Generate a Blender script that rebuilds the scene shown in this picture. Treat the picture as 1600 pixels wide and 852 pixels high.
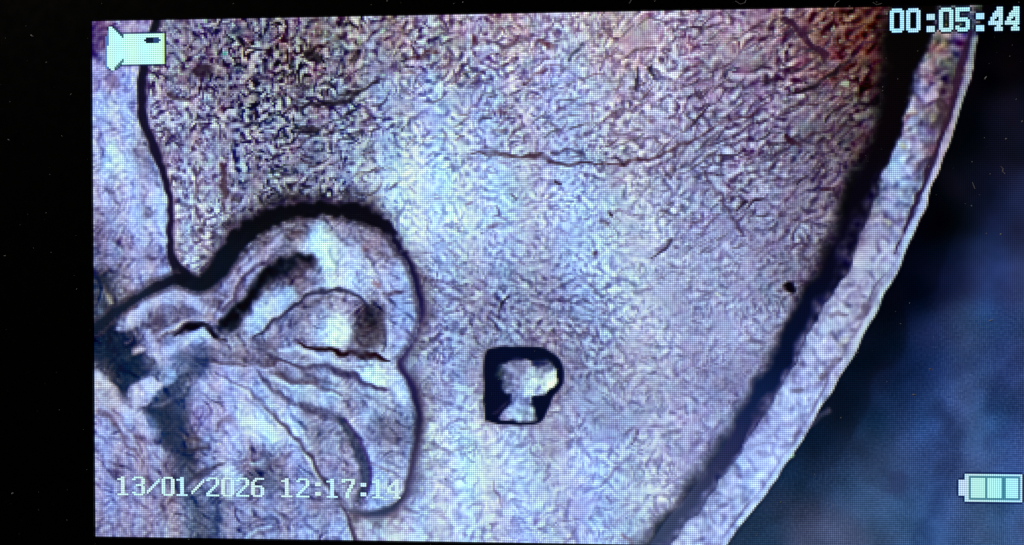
# A microscope's monitor photographed close up: one LCD panel showing the live picture of a worn coin.
import bpy, math, random
import numpy as np
from mathutils import Matrix, Vector
for o in list(bpy.data.objects): bpy.data.objects.remove(o)

CELL = 0.000198                           # one LCD cell in metres (4.3 inch panel, 480 x 272 cells)
NU, NV = 480, 272
POSE = [9.20311279e-03, 5.63496470e-02, -2.23684734e-03, 1.87979239e+01, 3.21618538e+00, 4.59552799e+02]
FPX = 1400.0                              # focal length in pixels of a 1600 pixel wide picture
def rot3(a):
    a = np.array(a, float); th = np.linalg.norm(a) + 1e-12; k = a / th
    K = np.array([[0, -k[2], k[1]], [k[2], 0, -k[0]], [-k[1], k[0], 0]])
    return np.eye(3) + np.sin(th) * K + (1 - np.cos(th)) * K @ K
RM = rot3(POSE[:3]); TV = np.array(POSE[3:])
sc = bpy.context.scene; col = sc.collection
HZ = 0.09                                 # height of the panel's centre above the bench
def world(u, v, d=0.0):                   # cell coordinates (from the panel's top left) -> metres; d = towards the viewer
    return ((u - NU / 2) * CELL, -d, HZ - (v - NV / 2) * CELL)

# ---- camera
cd = bpy.data.cameras.new('camera'); cam = bpy.data.objects.new('camera', cd); col.objects.link(cam)
cd.sensor_width = 36.0; cd.lens = 36.0 * FPX / 1600; cd.clip_start = 0.001; cd.clip_end = 50
o = -RM.T @ TV
m3 = np.array([[1, 0, 0], [0, 0, 1], [0, -1, 0]], float)      # panel axes (right, down, away) -> world axes
R3 = m3 @ np.stack([RM[0], -RM[1], -RM[2]], 1)                # camera's right, up, back
loc = m3 @ (o * CELL) + np.array([0, 0, HZ])
M = Matrix.Identity(4)
for i in range(3):
    for j in range(3): M[i][j] = R3[i][j]
    M[i][3] = loc[i]
cam.matrix_world = M; sc.camera = cam

# ---- light: a dark room; the panel gives off its own light, one dim lamp added up to the left lifts the dust
w = bpy.data.worlds.new('World'); sc.world = w; w.use_nodes = True
w.node_tree.nodes['Background'].inputs[0].default_value = (0.35, 0.4, 0.6, 1); w.node_tree.nodes['Background'].inputs[1].default_value = 0.002
ld = bpy.data.lights.new('dust_fill_lamp', 'AREA'); ld.energy = 1.3; ld.size = 0.12; ld.color = (1, 0.9, 0.78)
lamp = bpy.data.objects.new('dust_fill_lamp', ld); col.objects.link(lamp); lamp.location = (-0.42, -0.28, 0.5)
lamp.rotation_euler = (Vector((0, 0, HZ)) - Vector(lamp.location)).to_track_quat('-Z', 'Y').to_euler()
sc.view_settings.view_transform = 'Standard'; sc.view_settings.look = 'None'; sc.view_settings.exposure = 0; sc.view_settings.gamma = 1

# ---------------------------------------------------------------- the live picture, one colour per LCD cell
def cell_to_photo(u, v):
    P = np.stack([u - NU / 2, v - NV / 2, 0 * u], -1) @ RM.T + TV
    return FPX * P[..., 0] / P[..., 2] + 800, FPX * P[..., 1] / P[..., 2] + 426
def photo_to_cell(x, y):
    d = np.stack([(np.asarray(x, float) - 800) / FPX, (np.asarray(y, float) - 426) / FPX, np.ones(np.shape(x))], -1) @ RM
    o = -RM.T @ TV
    s = -o[2] / d[..., 2]
    return o[0] + s * d[..., 0] + NU / 2, o[1] + s * d[..., 1] + NV / 2

UU, VV = np.meshgrid(np.arange(NU) + .5, np.arange(NV) + .5)
X, Y = cell_to_photo(UU, VV)
rng = np.random.default_rng(7)
FX = np.fft.fftfreq(512)[None, :]; FY = np.fft.fftfreq(288)[:, None]
def filt(H, seed):
    w = np.random.default_rng(seed).standard_normal((288, 512))
    n = np.real(np.fft.ifft2(np.fft.fft2(w) * H))[:NV, :NU]
    return (n - n.mean()) / n.std()
def gau(sig, seed):                       # soft blobs, sig in cells
    return filt(np.exp(-2 * (np.pi * sig) ** 2 * (FX ** 2 + FY ** 2)), seed)
def band(lam, bw, seed):                  # worm-like noise of wavelength lam cells
    f = np.sqrt(FX ** 2 + FY ** 2)
    return filt(np.exp(-((f - 1 / lam) / (bw / lam)) ** 2 / 2), seed)
def orient(theta, lon, sho, seed):        # strokes along theta (photo degrees, up = positive)
    t = np.radians(theta); a = FX * np.cos(t) - FY * np.sin(t); b = FX * np.sin(t) + FY * np.cos(t)
    H = np.exp(-2 * np.pi ** 2 * ((a * lon) ** 2 + (b * sho) ** 2)) - np.exp(-2 * np.pi ** 2 * ((a * lon) ** 2 + (b * sho * 2.6) ** 2)) * .9
    return filt(H, seed)
def smooth(e0, e1, v):
    t = np.clip((v - e0) / (e1 - e0), 0, 1); return t * t * (3 - 2 * t)
def spread(pts, width=70, p=2):           # smooth interpolation of control values (x, y, value...)
    pts = np.array(pts, float)
    num = 0; den = 0
    for q in pts:
        w = np.exp(-((X - q[0]) ** 2 + (Y - q[1]) ** 2) / (2 * width ** 2)) + 1e-9 / (1 + ((X - q[0]) ** 2 + (Y - q[1]) ** 2) / 1e4)
        num = num + w[..., None] * q[2:]; den = den + w
    return num / den[..., None]
def spline(pts, n=6):                     # Catmull-Rom through traced points (any number of columns)
    P = np.array(pts, float)
    if len(P) < 3: return P
    Q = np.vstack([2 * P[0] - P[1], P, 2 * P[-1] - P[-2]]); out = []
    for i in range(1, len(Q) - 2):
        for t in np.arange(n) / n:
            a, b, c, d = Q[i - 1], Q[i], Q[i + 1], Q[i + 2]
            out.append(.5 * (2 * b + (c - a) * t + (2 * a - 5 * b + 4 * c - d) * t * t + (3 * b - a - 3 * c + d) * t ** 3))
    out.append(P[-1]); return np.array(out)
def line_dist(pts, jx=0, jy=0):           # signed clearance from a tapering line: pts (x, y, width)
    P = np.array(pts, float); best = np.full(X.shape, 1e9)
    x0, x1 = P[:, 0].min() - 60, P[:, 0].max() + 60; y0, y1 = P[:, 1].min() - 60, P[:, 1].max() + 60
    m = (X > x0) & (X < x1) & (Y > y0) & (Y < y1)
    px = (X + jx)[m]; py = (Y + jy)[m]; b = np.full(px.shape, 1e9)
    for a, c in zip(P[:-1], P[1:]):
        d = c[:2] - a[:2]; L = max(d @ d, 1e-9)
        t = np.clip(((px - a[0]) * d[0] + (py - a[1]) * d[1]) / L, 0, 1)
        r = np.hypot(px - a[0] - t * d[0], py - a[1] - t * d[1]) - (a[2] + t * (c[2] - a[2])) / 2
        b = np.minimum(b, r)
    best[m] = b; return best
def inside(pts, sm=True):                 # signed distance (negative inside) of a polygon
    P = np.array(pts, float)
    if sm: P = spline(np.vstack([P, P[:1]]), 4)
    else: P = np.vstack([P, P[:1]])
    d = np.full(X.shape, 1e9); c = np.zeros(X.shape, bool)
    for a, b in zip(P[:-1], P[1:]):
        e = b - a; L = max(e @ e, 1e-9)
        t = np.clip(((X - a[0]) * e[0] + (Y - a[1]) * e[1]) / L, 0, 1)
        d = np.minimum(d, np.hypot(X - a[0] - t * e[0], Y - a[1] - t * e[1]))
        if a[1] != b[1]:
            c ^= ((a[1] > Y) != (b[1] > Y)) & (X < (b[0] - a[0]) * (Y - a[1]) / (b[1] - a[1]) + a[0])
    return np.where(c, -d, d)

# small wobbles that keep traced edges from being too clean
wob1 = gau(2.2, 11) * 2.2; wob2 = gau(2.2, 12) * 2.2; wobf = gau(1.9, 13) * 1.5; wobg = gau(1.9, 14) * 1.5
AMOD = np.clip(.9 + .16 * gau(2.0, 15) + .1 * gau(1.0, 16), .35, 1)
IMG = np.zeros((NV, NU, 3))
def over(alpha, col):
    global IMG
    IMG = IMG * (1 - alpha[..., None]) + np.asarray(col, float) * alpha[..., None]
def stroke(pts, col, a=1.0, soft=2.0, n=5, wob=1.5):
    d = line_dist(spline([(p + (6,))[:3] if len(p) == 2 else p for p in pts], n), wobf * wob, wobg * wob)
    over(a * AMOD * (1 - smooth(-soft, soft, d)), col); return d
def patch(pts, col, a=1.0, soft=5.0, wob=1.5, sm=True):
    d = inside(pts, sm) + (wobf + wob1) * wob
    over(a * (1 - smooth(-soft, soft, d)), col); return d

# ---- traced outlines (in the pixels of the photograph, put on the panel through the camera)
FIELD_EDGE = [(1392, 0), (1388, 60), (1387, 110), (1384, 160), (1366, 213), (1345, 263), (1330, 300), (1321, 338), (1307, 363), (1298, 388), (1286, 426), (1264, 451), (1252, 476),
              (1241, 501), (1226, 526), (1212, 551), (1202, 576), (1180, 601), (1160, 639), (1149, 664), (1136, 689), (1120, 714), (1102, 739), (1083, 764), (1063, 789), (1040, 814), (1012, 856), (1000, 872)]
RIM_IN = [(1466, 0), (1458, 40), (1450, 75), (1440, 100), (1430, 125), (1421, 150), (1415, 175), (1404, 213), (1397, 238), (1383, 263), (1377, 288), (1367, 313), (1356, 338), (1345, 366), (1337, 388), (1325, 426),
          (1314, 444), (1302, 460), (1287, 478), (1274, 501), (1262, 526), (1250, 551), (1235, 576), (1221, 601), (1202, 634), (1193, 653), (1172, 676), (1159, 701), (1141, 726), (1127, 751), (1107, 776), (1089, 801), (1066, 826), (1044, 852), (1026, 872)]
RIM_OUT = [(1536, 0), (1531, 40), (1526, 75), (1520, 100), (1514, 125), (1506, 150), (1497, 175), (1488, 213), (1477, 238), (1469, 263), (1457, 288), (1447, 313), (1437, 338), (1428, 363), (1417, 388), (1405, 413),
           (1396, 438), (1383, 463), (1370, 488), (1355, 513), (1341, 538), (1328, 563), (1313, 588), (1298, 613), (1285, 639), (1270, 664), (1256, 689), (1239, 714), (1219, 739), (1201, 764), (1183, 789), (1164, 814), (1138, 850), (1120, 872)]
HAIR = [(246, 25, 12), (240, 50, 13), (229, 85, 14), (223, 115, 14), (221, 150, 14), (224, 185, 15), (236, 218, 14), (246, 245, 13), (255, 268, 11), (263, 295, 10), (266, 325, 10), (266, 360, 10), (266, 388, 12), (273, 412, 16), (286, 432, 24)]
JAW = [(150, 515, 14), (165, 501, 14), (190, 482, 15), (215, 465, 15), (243, 449, 17), (270, 438, 18), (295, 440, 26), (317, 444, 30), (334, 428, 30), (350, 408, 34), (366, 386, 36), (384, 364, 36), (408, 348, 30), (436, 337, 28),
       (465, 330, 26), (500, 327, 24), (540, 330, 27), (568, 336, 27), (590, 345, 24), (607, 360, 16), (620, 378, 11), (632, 398, 10), (642, 418, 10), (650, 440, 10), (656, 465, 11), (659, 486, 10), (656, 505, 6), (651, 525, 5),
       (642, 542, 6), (630, 557, 8), (624, 570, 10), (632, 584, 10), (643, 603, 12), (650, 625, 13), (653, 650, 12), (652, 680, 11), (648, 710, 9), (642, 738, 10), (636, 764, 9), (627, 783, 9), (611, 794, 12), (592, 800, 12), (575, 802, 11), (556, 799, 7), (545, 797, 3)]
FOLD = [(530, 655, 10), (543, 672, 14), (556, 692, 16), (565, 712, 18), (571, 735, 17), (571, 752, 15), (566, 768, 12), (560, 782, 5)]
NECK = [(395, 625, 3), (425, 645, 5), (455, 675, 5), (480, 702, 6), (492, 724, 6), (504, 745, 7), (518, 764, 6), (532, 783, 4), (542, 799, 4), (546, 815, 7), (552, 832, 8), (558, 850, 8)]
BIG_P = [(758, 556), (763, 545), (784, 542), (826, 541), (850, 544), (866, 553), (876, 564), (881, 580), (881, 597), (874, 609), (864, 621), (858, 634), (853, 650), (844, 660), (826, 664), (780, 663), (764, 659), (757, 652), (757, 600)]
P_FACE = [(792, 565), (810, 560), (832, 564), (848, 562), (863, 563), (870, 577), (872, 592), (865, 605), (852, 615), (838, 619), (831, 622), (832, 632), (836, 642), (838, 655), (824, 658), (800, 657), (782, 652), (790, 641), (798, 630), (796, 618), (785, 608), (782, 597), (774, 588), (778, 576), (786, 570)]
RELIEF = [(120, 20), (240, 20), (226, 85), (221, 150), (236, 218), (255, 268), (265, 325), (266, 388), (286, 436), (317, 446), (350, 408), (384, 364), (436, 337), (500, 327), (568, 336), (607, 360), (632, 398), (650, 440), (659, 486), (651, 525),
          (624, 570), (643, 603), (653, 650), (648, 710), (636, 764), (611, 794), (575, 802), (545, 800), (546, 815), (552, 832), (560, 872), (120, 872)]

def side_of(edge):                        # signed horizontal distance to a left-to-right boundary given as x(y)
    E = spline(edge, 4); o = np.argsort(E[:, 1]); return X - np.interp(Y, E[o, 1], E[o, 0])
_e = np.array(RIM_OUT, float); _c = np.polyfit((_e[:, 1] - 430) / 430, _e[:, 0], 5)
dF = side_of(FIELD_EDGE); dI = side_of(RIM_IN); dO = X - np.polyval(_c, (Y - 430) / 430) + gau(5, 17) * 1.2
d_rel = inside(RELIEF, False)
d_P = inside(BIG_P) ; d_Pf = inside(P_FACE, False)
d_jaw = line_dist(spline(JAW, 4), wobf * .7, wobg * .7); d_hair = line_dist(spline(HAIR, 4), wobf * .7, wobg * .7)

# ---- 1. the blurred dark cloth to the right of the coin
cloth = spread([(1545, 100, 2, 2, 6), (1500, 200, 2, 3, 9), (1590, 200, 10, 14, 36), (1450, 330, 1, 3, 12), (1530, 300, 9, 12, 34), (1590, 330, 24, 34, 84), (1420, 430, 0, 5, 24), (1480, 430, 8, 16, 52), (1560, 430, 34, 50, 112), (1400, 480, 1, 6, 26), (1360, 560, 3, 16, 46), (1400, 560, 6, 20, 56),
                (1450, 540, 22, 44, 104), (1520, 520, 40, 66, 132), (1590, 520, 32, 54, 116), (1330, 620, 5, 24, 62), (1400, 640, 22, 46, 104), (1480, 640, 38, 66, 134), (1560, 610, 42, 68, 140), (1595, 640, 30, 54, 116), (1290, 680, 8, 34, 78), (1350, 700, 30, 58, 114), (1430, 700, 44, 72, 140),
                (1480, 700, 32, 56, 116), (1530, 680, 50, 80, 154), (1590, 720, 46, 72, 144), (1260, 740, 16, 46, 92), (1310, 760, 42, 74, 134), (1390, 750, 46, 74, 138), (1450, 760, 44, 70, 134), (1210, 790, 24, 46, 84), (1260, 815, 60, 70, 110), (1320, 838, 62, 78, 126), (1180, 840, 26, 50, 86), (1370, 810, 46, 80, 146),  # faint warm reflection on the glass, near the bottom, painted into the cloth colours
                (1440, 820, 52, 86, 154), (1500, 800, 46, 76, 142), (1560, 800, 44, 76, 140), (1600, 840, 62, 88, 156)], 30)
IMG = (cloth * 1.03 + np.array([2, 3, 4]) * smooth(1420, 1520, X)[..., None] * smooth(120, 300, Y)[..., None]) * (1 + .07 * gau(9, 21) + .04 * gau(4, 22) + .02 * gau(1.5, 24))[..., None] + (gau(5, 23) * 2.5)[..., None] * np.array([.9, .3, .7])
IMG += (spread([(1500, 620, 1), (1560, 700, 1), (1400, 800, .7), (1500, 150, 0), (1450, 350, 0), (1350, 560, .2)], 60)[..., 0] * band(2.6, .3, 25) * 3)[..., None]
shade_edge = inside([(1640, 150), (1590, 190), (1560, 260), (1510, 330), (1490, 380), (1474, 426), (1470, 452), (1448, 468), (1420, 482), (1422, 512), (1418, 540), (1404, 562), (1368, 588), (1362, 640), (1330, 690), (1310, 730), (1270, 760), (1200, 840), (1100, 872), (1700, 900), (1700, 100)]) + gau(4, 170) * 3
IMG = IMG * np.array([1.05, 1, .93]) * (1 - (.24 * smooth(-3, 9, shade_edge) * smooth(180, 420, Y) * (1 - .75 * smooth(620, 780, Y)))[..., None])
stroke([(1595, 560, 26), (1560, 600, 20), (1548, 640, 14)], (22, 38, 88), .55, 14)
stroke([(1440, 845, 30), (1470, 770, 26), (1490, 720, 20)], (30, 50, 100), .5, 14)
stroke([(1468, 640, 26), (1490, 668, 34), (1485, 690, 20)], (26, 44, 92), .6, 16)
stroke([(1545, 690, 20), (1572, 680, 14)], (38, 52, 110), .5, 12)
stroke([(1420, 610, 26), (1500, 575, 20), (1560, 545, 20)], (28, 46, 102), .45, 14)
patch([(1380, 740), (1410, 735), (1420, 765), (1395, 778)], (40, 50, 100), .5, 14)

# ---- 2. the rim
rb = spread([(1490, 40, 66, 58, 82), (1470, 75, 72, 64, 86), (1450, 110, 120, 106, 136), (1470, 140, 88, 78, 112), (1435, 180, 128, 118, 152), (1460, 190, 98, 88, 118), (1425, 230, 148, 142, 188), (1400, 250, 168, 176, 216), (1400, 330, 136, 134, 180), (1375, 300, 150, 158, 200), (1360, 380, 148, 148, 196),
             (1340, 460, 150, 156, 206), (1310, 520, 150, 160, 214), (1280, 570, 150, 160, 216), (1250, 630, 154, 166, 222), (1210, 700, 154, 164, 224), (1170, 760, 152, 168, 226), (1110, 830, 154, 172, 232)], 34)
def facet2(n):
    gy, gx = np.gradient(n); m = np.hypot(gx, gy); m = (m - m.mean()) / m.std(); q = (gx - gy * .8); return -m * .8 + q / q.std() * .55
ramp = smooth(150, 420, Y)
tex = band(7, .4, 31) * (20 - 10 * ramp) + gau(3.5, 32) * (12 - 2 * ramp) + band(4.2, .4, 33) * (8 - 3 * ramp) + facet2(gau(1.5, 133) + .5 * gau(3, 134)) * (14 - 2 * ramp) + 4
rim = rb + tex[..., None] * np.array([1, 1.02, .9]) + gau(2.2, 34)[..., None] * (1.1 - .7 * ramp)[..., None] * np.array([9, -4, 0]) + gau(2.2, 35)[..., None] * (1.1 - .7 * ramp)[..., None] * np.array([3, 3, -9])
wrim = gau(2.6, 36) * 2.4 + gau(1.0, 37) * .7
rim = rim * (1 - .16 * (1 - smooth(0, 20, dI + 3 * gau(3, 145))) * ramp)[..., None]
a_rim = smooth(-7, 4, dI + wrim) * (1 - smooth(-2.2, 2.2, dO + gau(3, 38) * .8))
# a bluish step falls off the inner edge of the rim
a_step = smooth(-20 - 8 * gau(5, 39) * 1.0, -2, dI + wrim) * smooth(225, 330, Y) * (1 - a_rim) * (dI < 3)
IMG = IMG * (1 - a_rim[..., None]) + rim * a_rim[..., None]
groove = spline([(1516, 50, 9), (1510, 80, 11), (1500, 110, 11), (1492, 145, 11), (1485, 175, 10), (1474, 200, 9), (1465, 228, 9), (1452, 262, 12), (1446, 285, 9), (1434, 310, 7), (1424, 338, 6), (1414, 360, 6), (1405, 380, 4), (1398, 395, 3)], 4)
dg = line_dist(groove, wobf, wobg); over((1 - smooth(-2.5, 2.5, dg)) * .88, (30, 14, 40))
over((1 - smooth(0, 26, dg)) * .42 * (dO < -14) * smooth(30, 90, Y) * (1 - smooth(180, 330, Y)), (60, 34, 58))
# the clean outer lip
lip = a_rim * smooth(-13, -6, dO) * (1 - smooth(1, 4, dO + 2))
over(lip * .75 * smooth(52, 62, Y) * (1 - .6 * smooth(330, 420, Y)), spread([(1520, 80, 136, 150, 148), (1500, 150, 168, 160, 196), (1480, 220, 186, 168, 212), (1440, 330, 184, 186, 226), (1400, 420, 168, 184, 214), (1300, 610, 160, 186, 226), (1150, 830, 176, 206, 240)], 60))
for p, c, a in ((((1478, 270, 14), (1440, 255, 10), (1447, 275, 16)), (44, 36, 62), .0), (((1437, 262, 12), (1449, 252, 10)), (38, 28, 52), .75), (((1432, 282, 12), (1442, 272, 10)), (58, 60, 82), .6), (((1470, 160, 12), (1475, 178, 16), (1462, 196, 10)), (50, 34, 50), .7),
                (((1475, 110, 10), (1462, 113, 8), (1450, 107, 6)), (46, 34, 64), .7), (((1430, 185, 9), (1438, 192, 9)), (64, 44, 84), .7), (((1388, 548, 8), (1392, 540, 4)), (90, 90, 130), .0), (((1408, 345, 7), (1395, 352, 8), (1380, 350, 6)), (76, 66, 100), .6),
                (((1375, 446, 12), (1362, 470, 12), (1352, 488, 8)), (92, 84, 128), .6), (((1312, 490, 5), (1300, 500, 6), (1322, 488, 4)), (80, 66, 96), .7), (((1355, 480, 9), (1345, 497, 9)), (84, 78, 120), .6), (((1308, 560, 9), (1298, 574, 10), (1288, 590, 8)), (74, 66, 90), .7),
                (((1247, 612, 7), (1253, 607, 6)), (86, 82, 108), .8), (((1278, 602, 10), (1284, 598, 8)), (92, 88, 152), .6), (((1180, 692, 4), (1205, 691, 5)), (112, 112, 164), .6), (((1190, 707, 6), (1200, 712, 6)), (110, 112, 172), .5), (((1240, 694, 5), (1252, 678, 6)), (92, 90, 130), .7),
                (((1125, 785, 5), (1132, 790, 5)), (100, 104, 160), .7), (((1108, 794, 5), (1118, 818, 5)), (112, 112, 166), .6), (((1292, 640, 8), (1262, 668, 5)), (118, 112, 160), .4)):
    if a: stroke(list(p), c, a, 3)
for p, c, a in ((((1417, 268, 12), (1418, 264, 16)), (196, 196, 236), .7), (((1400, 262, 12), (1388, 275, 14)), (176, 200, 238), .6), (((1385, 345, 8), (1396, 352, 6), (1410, 372, 12)), (190, 170, 196), .55), (((1382, 346, 6), (1388, 350, 7)), (214, 216, 170), .7), (((1462, 150, 10), (1450, 160, 14)), (176, 160, 200), .6),
                (((1428, 186, 14), (1424, 190, 12)), (160, 172, 214), .7), (((1460, 96, 10), (1456, 100, 8)), (132, 60, 70), .6), (((1408, 230, 8), (1409, 232, 8)), (196, 170, 90), .6), (((1296, 508, 18), (1288, 522, 14)), (176, 206, 240), .7), (((1322, 530, 9), (1315, 534, 9)), (210, 216, 190), .5),
                (((1460, 178, 7), (1460, 186, 7)), (170, 160, 110), .5), (((1225, 640, 12), (1180, 700, 12), (1170, 712, 12)), (176, 186, 238), .4), (((1500, 15, 16), (1455, 16, 10)), (120, 130, 160), .35), (((1455, 100, 14), (1448, 112, 14)), (190, 176, 200), .7), (((1462, 140, 12), (1456, 154, 16)), (196, 180, 214), .7), (((1440, 175, 10), (1432, 160, 8)), (150, 150, 190), .6), (((1405, 240, 14), (1398, 256, 16), (1390, 280, 14)), (176, 190, 232), .6), (((1425, 225, 12), (1432, 240, 12)), (170, 160, 196), .6), (((1370, 360, 18), (1352, 400, 20), (1338, 430, 18)), (170, 174, 220), .45), (((1378, 320, 12), (1398, 322, 10)), (180, 190, 232), .5), (((1238, 708, 5), (1234, 712, 5)), (170, 220, 190), .8), (((1075, 830, 8), (1080, 828, 8)), (190, 230, 250), .7)):
    stroke(list(p), c, a, 4)

over((1 - smooth(0, 5, np.abs(dO + 15 + gau(4, 143) * 3))) * smooth(250, 420, Y) * (.25 + .3 * smooth(.2, 1.2, gau(6, 142))), (74, 70, 112))
over((1 - smooth(0, 6, np.abs(dO + 6))) * smooth(-.4, .8, gau(6, 144)) * smooth(300, 420, Y) * .55, (176, 206, 240))
# ---- 3. the dark groove between rim and field
gcol = spread([(1420, 40, 3, 2, 4), (1400, 120, 4, 2, 6), (1385, 200, 4, 2, 8), (1350, 300, 3, 3, 16), (1310, 400, 4, 5, 26), (1280, 470, 2, 9, 34), (1230, 540, 3, 14, 42), (1180, 630, 10, 28, 64), (1150, 690, 34, 40, 84), (1115, 740, 36, 50, 92), (1080, 790, 44, 70, 112), (1050, 830, 40, 70, 116)], 40)
a_gr = (1 - a_rim) * (dO < -10) * smooth(-3, 3, dF)
IMG = IMG * (1 - a_gr[..., None]) + gcol * a_gr[..., None]
over(a_step * (.66 + .3 * gau(1.8, 40)).clip(0, 1), np.clip(spread([(1330, 400, 40, 36, 80), (1300, 470, 82, 84, 140), (1240, 560, 84, 92, 160), (1180, 660, 96, 92, 158), (1100, 770, 96, 110, 178), (1050, 840, 70, 88, 158)], 50) + (gau(1.2, 41) * 22)[..., None], 0, 255))

# ---- 4. the field: brushed, curly grain
fb = spread([(300, 60, 96, 84, 120), (350, 120, 98, 84, 112), (420, 100, 96, 80, 102), (500, 80, 98, 78, 92), (600, 60, 116, 92, 110), (520, 150, 100, 90, 120), (450, 190, 98, 90, 120), (620, 150, 138, 138, 186), (280, 200, 128, 116, 156), (300, 280, 140, 136, 176), (290, 370, 150, 148, 184), (340, 330, 126, 124, 156),
             (400, 240, 118, 116, 156), (480, 250, 102, 100, 138), (520, 290, 96, 92, 124), (440, 300, 92, 92, 112), (560, 240, 120, 124, 170), (700, 60, 140, 122, 150), (800, 50, 156, 134, 154), (800, 120, 152, 150, 198), (900, 60, 162, 148, 176), (900, 150, 158, 158, 206), (1000, 60, 162, 142, 160), (1000, 150, 154, 146, 182),
             (1100, 70, 142, 116, 136), (1100, 160, 140, 122, 150), (1200, 60, 130, 100, 116), (1200, 160, 124, 106, 136), (1290, 70, 104, 64, 72), (1290, 160, 94, 80, 98), (1350, 60, 68, 34, 32), (1360, 130, 56, 36, 38), (1350, 200, 54, 46, 60), (700, 200, 150, 164, 216), (620, 300, 172, 196, 236), (700, 300, 160, 186, 232),
             (680, 360, 168, 184, 228), (780, 300, 156, 178, 224), (820, 240, 138, 132, 174), (900, 250, 142, 142, 186), (900, 330, 150, 166, 214), (1000, 240, 142, 130, 164), (1000, 330, 152, 164, 204), (1100, 250, 132, 122, 156), (1100, 340, 130, 134, 172), (1200, 260, 118, 106, 134), (1200, 340, 118, 116, 148), (1290, 260, 86, 78, 104),
             (1290, 340, 88, 82, 108), (1250, 400, 112, 106, 134), (1275, 410, 80, 76, 96), (720, 420, 140, 150, 200), (820, 400, 138, 148, 196), (900, 420, 144, 160, 212), (1000, 430, 150, 170, 218), (1100, 430, 138, 144, 178), (1190, 430, 128, 126, 156), (700, 480, 102, 104, 150), (780, 470, 104, 108, 148), (850, 480, 112, 118, 168), (930, 480, 138, 152, 202),
             (1000, 520, 140, 156, 206), (1100, 520, 136, 144, 184), (1180, 510, 132, 130, 160), (680, 550, 112, 120, 178), (730, 580, 120, 124, 176), (700, 620, 136, 142, 204), (740, 640, 138, 140, 178), (900, 520, 120, 120, 154), (910, 580, 114, 112, 142), (960, 580, 134, 142, 188), (900, 640, 128, 128, 168), (1050, 600, 138, 150, 200), (1130, 590, 124, 126, 168), (1150, 550, 122, 120, 158),
             (700, 700, 160, 182, 214), (760, 730, 168, 196, 224), (800, 690, 150, 158, 200), (860, 690, 134, 136, 176), (900, 740, 148, 168, 232), (1000, 680, 138, 154, 212), (1090, 660, 124, 130, 180), (700, 800, 160, 164, 214), (660, 760, 150, 158, 218), (600, 830, 148, 142, 176), (800, 810, 154, 162, 222), (900, 820, 154, 166, 232), (980, 780, 146, 158, 206), (1050, 750, 132, 142, 188), (960, 840, 134, 144, 186)], 36)
con = spread([(300, 60, 44), (400, 110, 56), (500, 100, 56), (450, 180, 56), (600, 60, 48), (620, 160, 42), (300, 200, 38), (300, 320, 36), (420, 260, 46), (520, 260, 54), (560, 240, 44), (700, 80, 36), (800, 100, 31), (900, 100, 26), (1000, 100, 27), (1100, 80, 33), (1200, 80, 36), (1290, 120, 34), (1360, 120, 24), (1200, 180, 33), (700, 200, 24), (640, 300, 20),
              (700, 350, 20), (800, 300, 20), (900, 250, 28), (1000, 300, 23), (1100, 250, 27), (1200, 250, 30), (1290, 260, 20), (1250, 350, 18), (800, 420, 21), (720, 480, 24), (850, 500, 25), (960, 400, 20), (1050, 500, 19), (1150, 450, 16), (1150, 580, 12), (700, 580, 16), (700, 700, 16), (800, 740, 13), (900, 740, 12), (920, 600, 18), (900, 840, 14), (1000, 700, 15), (1060, 740, 12), (600, 830, 10)], 50)[..., 0]
thf = spread([(300, 100, -5, 1.2), (450, 100, -10, 1), (450, 200, 8, .8), (520, 240, 18, .8), (600, 100, 20, .7), (700, 80, 0, .8), (850, 80, 10, .7), (1000, 100, 15, .8), (1100, 150, 30, .45), (1250, 150, 34, .2), (1300, 250, 28, .25), (1200, 250, 34, .3), (1200, 380, 30, .6), (1000, 250, 20, .7), (1000, 400, 30, .6), (750, 300, 5, .5), (650, 300, -10, .7), (700, 380, -15, .5),
              (850, 350, 0, .6), (750, 470, -22, .5), (850, 480, -34, .35), (920, 480, -40, .4), (950, 580, -55, .5), (1000, 520, 20, .5), (300, 300, 60, .9), (700, 600, 30, .8), (800, 760, 35, .6), (1000, 700, 50, .6), (1100, 600, 20, .6), (900, 800, 10, .7)], 60)
loc = thf[..., 0] + np.where(thf[..., 1] > .4, 85, 60) * thf[..., 1] * gau(2.7, 51) + 12 * gau(2, 151)
K = 12; num = 0; den = 0; num2 = 0
for k in range(K):
    th = k * 180 / K; dlt = (loc - th + 90) % 180 - 90; w = np.exp(-(dlt / 16) ** 2)
    num = num + w * orient(th, 2.3, .72, 60 + k); num2 = num2 + w * orient(th, 3.2, 1.15, 80 + k); den = den + w * w
grain = num / np.sqrt(den); big = num2 / np.sqrt(den)
coarse = spread([(400, 120, 1), (300, 300, 1), (500, 250, .8), (700, 100, .7), (700, 300, .15), (850, 300, .1), (900, 100, .6), (1000, 100, .8), (1200, 120, .9), (1200, 300, .6), (1000, 350, .35), (800, 480, .1), (1000, 500, .2), (700, 700, .6), (900, 760, .8), (1000, 740, .7), (1150, 500, .3)], 60)[..., 0] * .8 + .22
iso = band(5.4, .34, 52); fine = filt(np.exp(-2 * (np.pi * .75) ** 2 * (FX ** 2 + FY ** 2)) - np.exp(-2 * (np.pi * 2.0) ** 2 * (FX ** 2 + FY ** 2)), 152); soft6 = band(7.5, .35, 155); lowr = smooth(560, 720, Y) * .55
g = (grain * .8 * (1 - .5 * coarse) + fine * .6 * (1 - .3 * coarse) + (big * .85 + iso * .35) * coarse) * (1 - .35 * lowr) + (soft6 * .7 + num2 / np.sqrt(den) * .7) * lowr
g = g + .12 * gau(.75, 53); g = g / g.std() * (1 + .3 * gau(4, 153))
g = np.where(g < 0, g * 1.15, g * .8); g = np.tanh(g / 2.4) * 2.4
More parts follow.
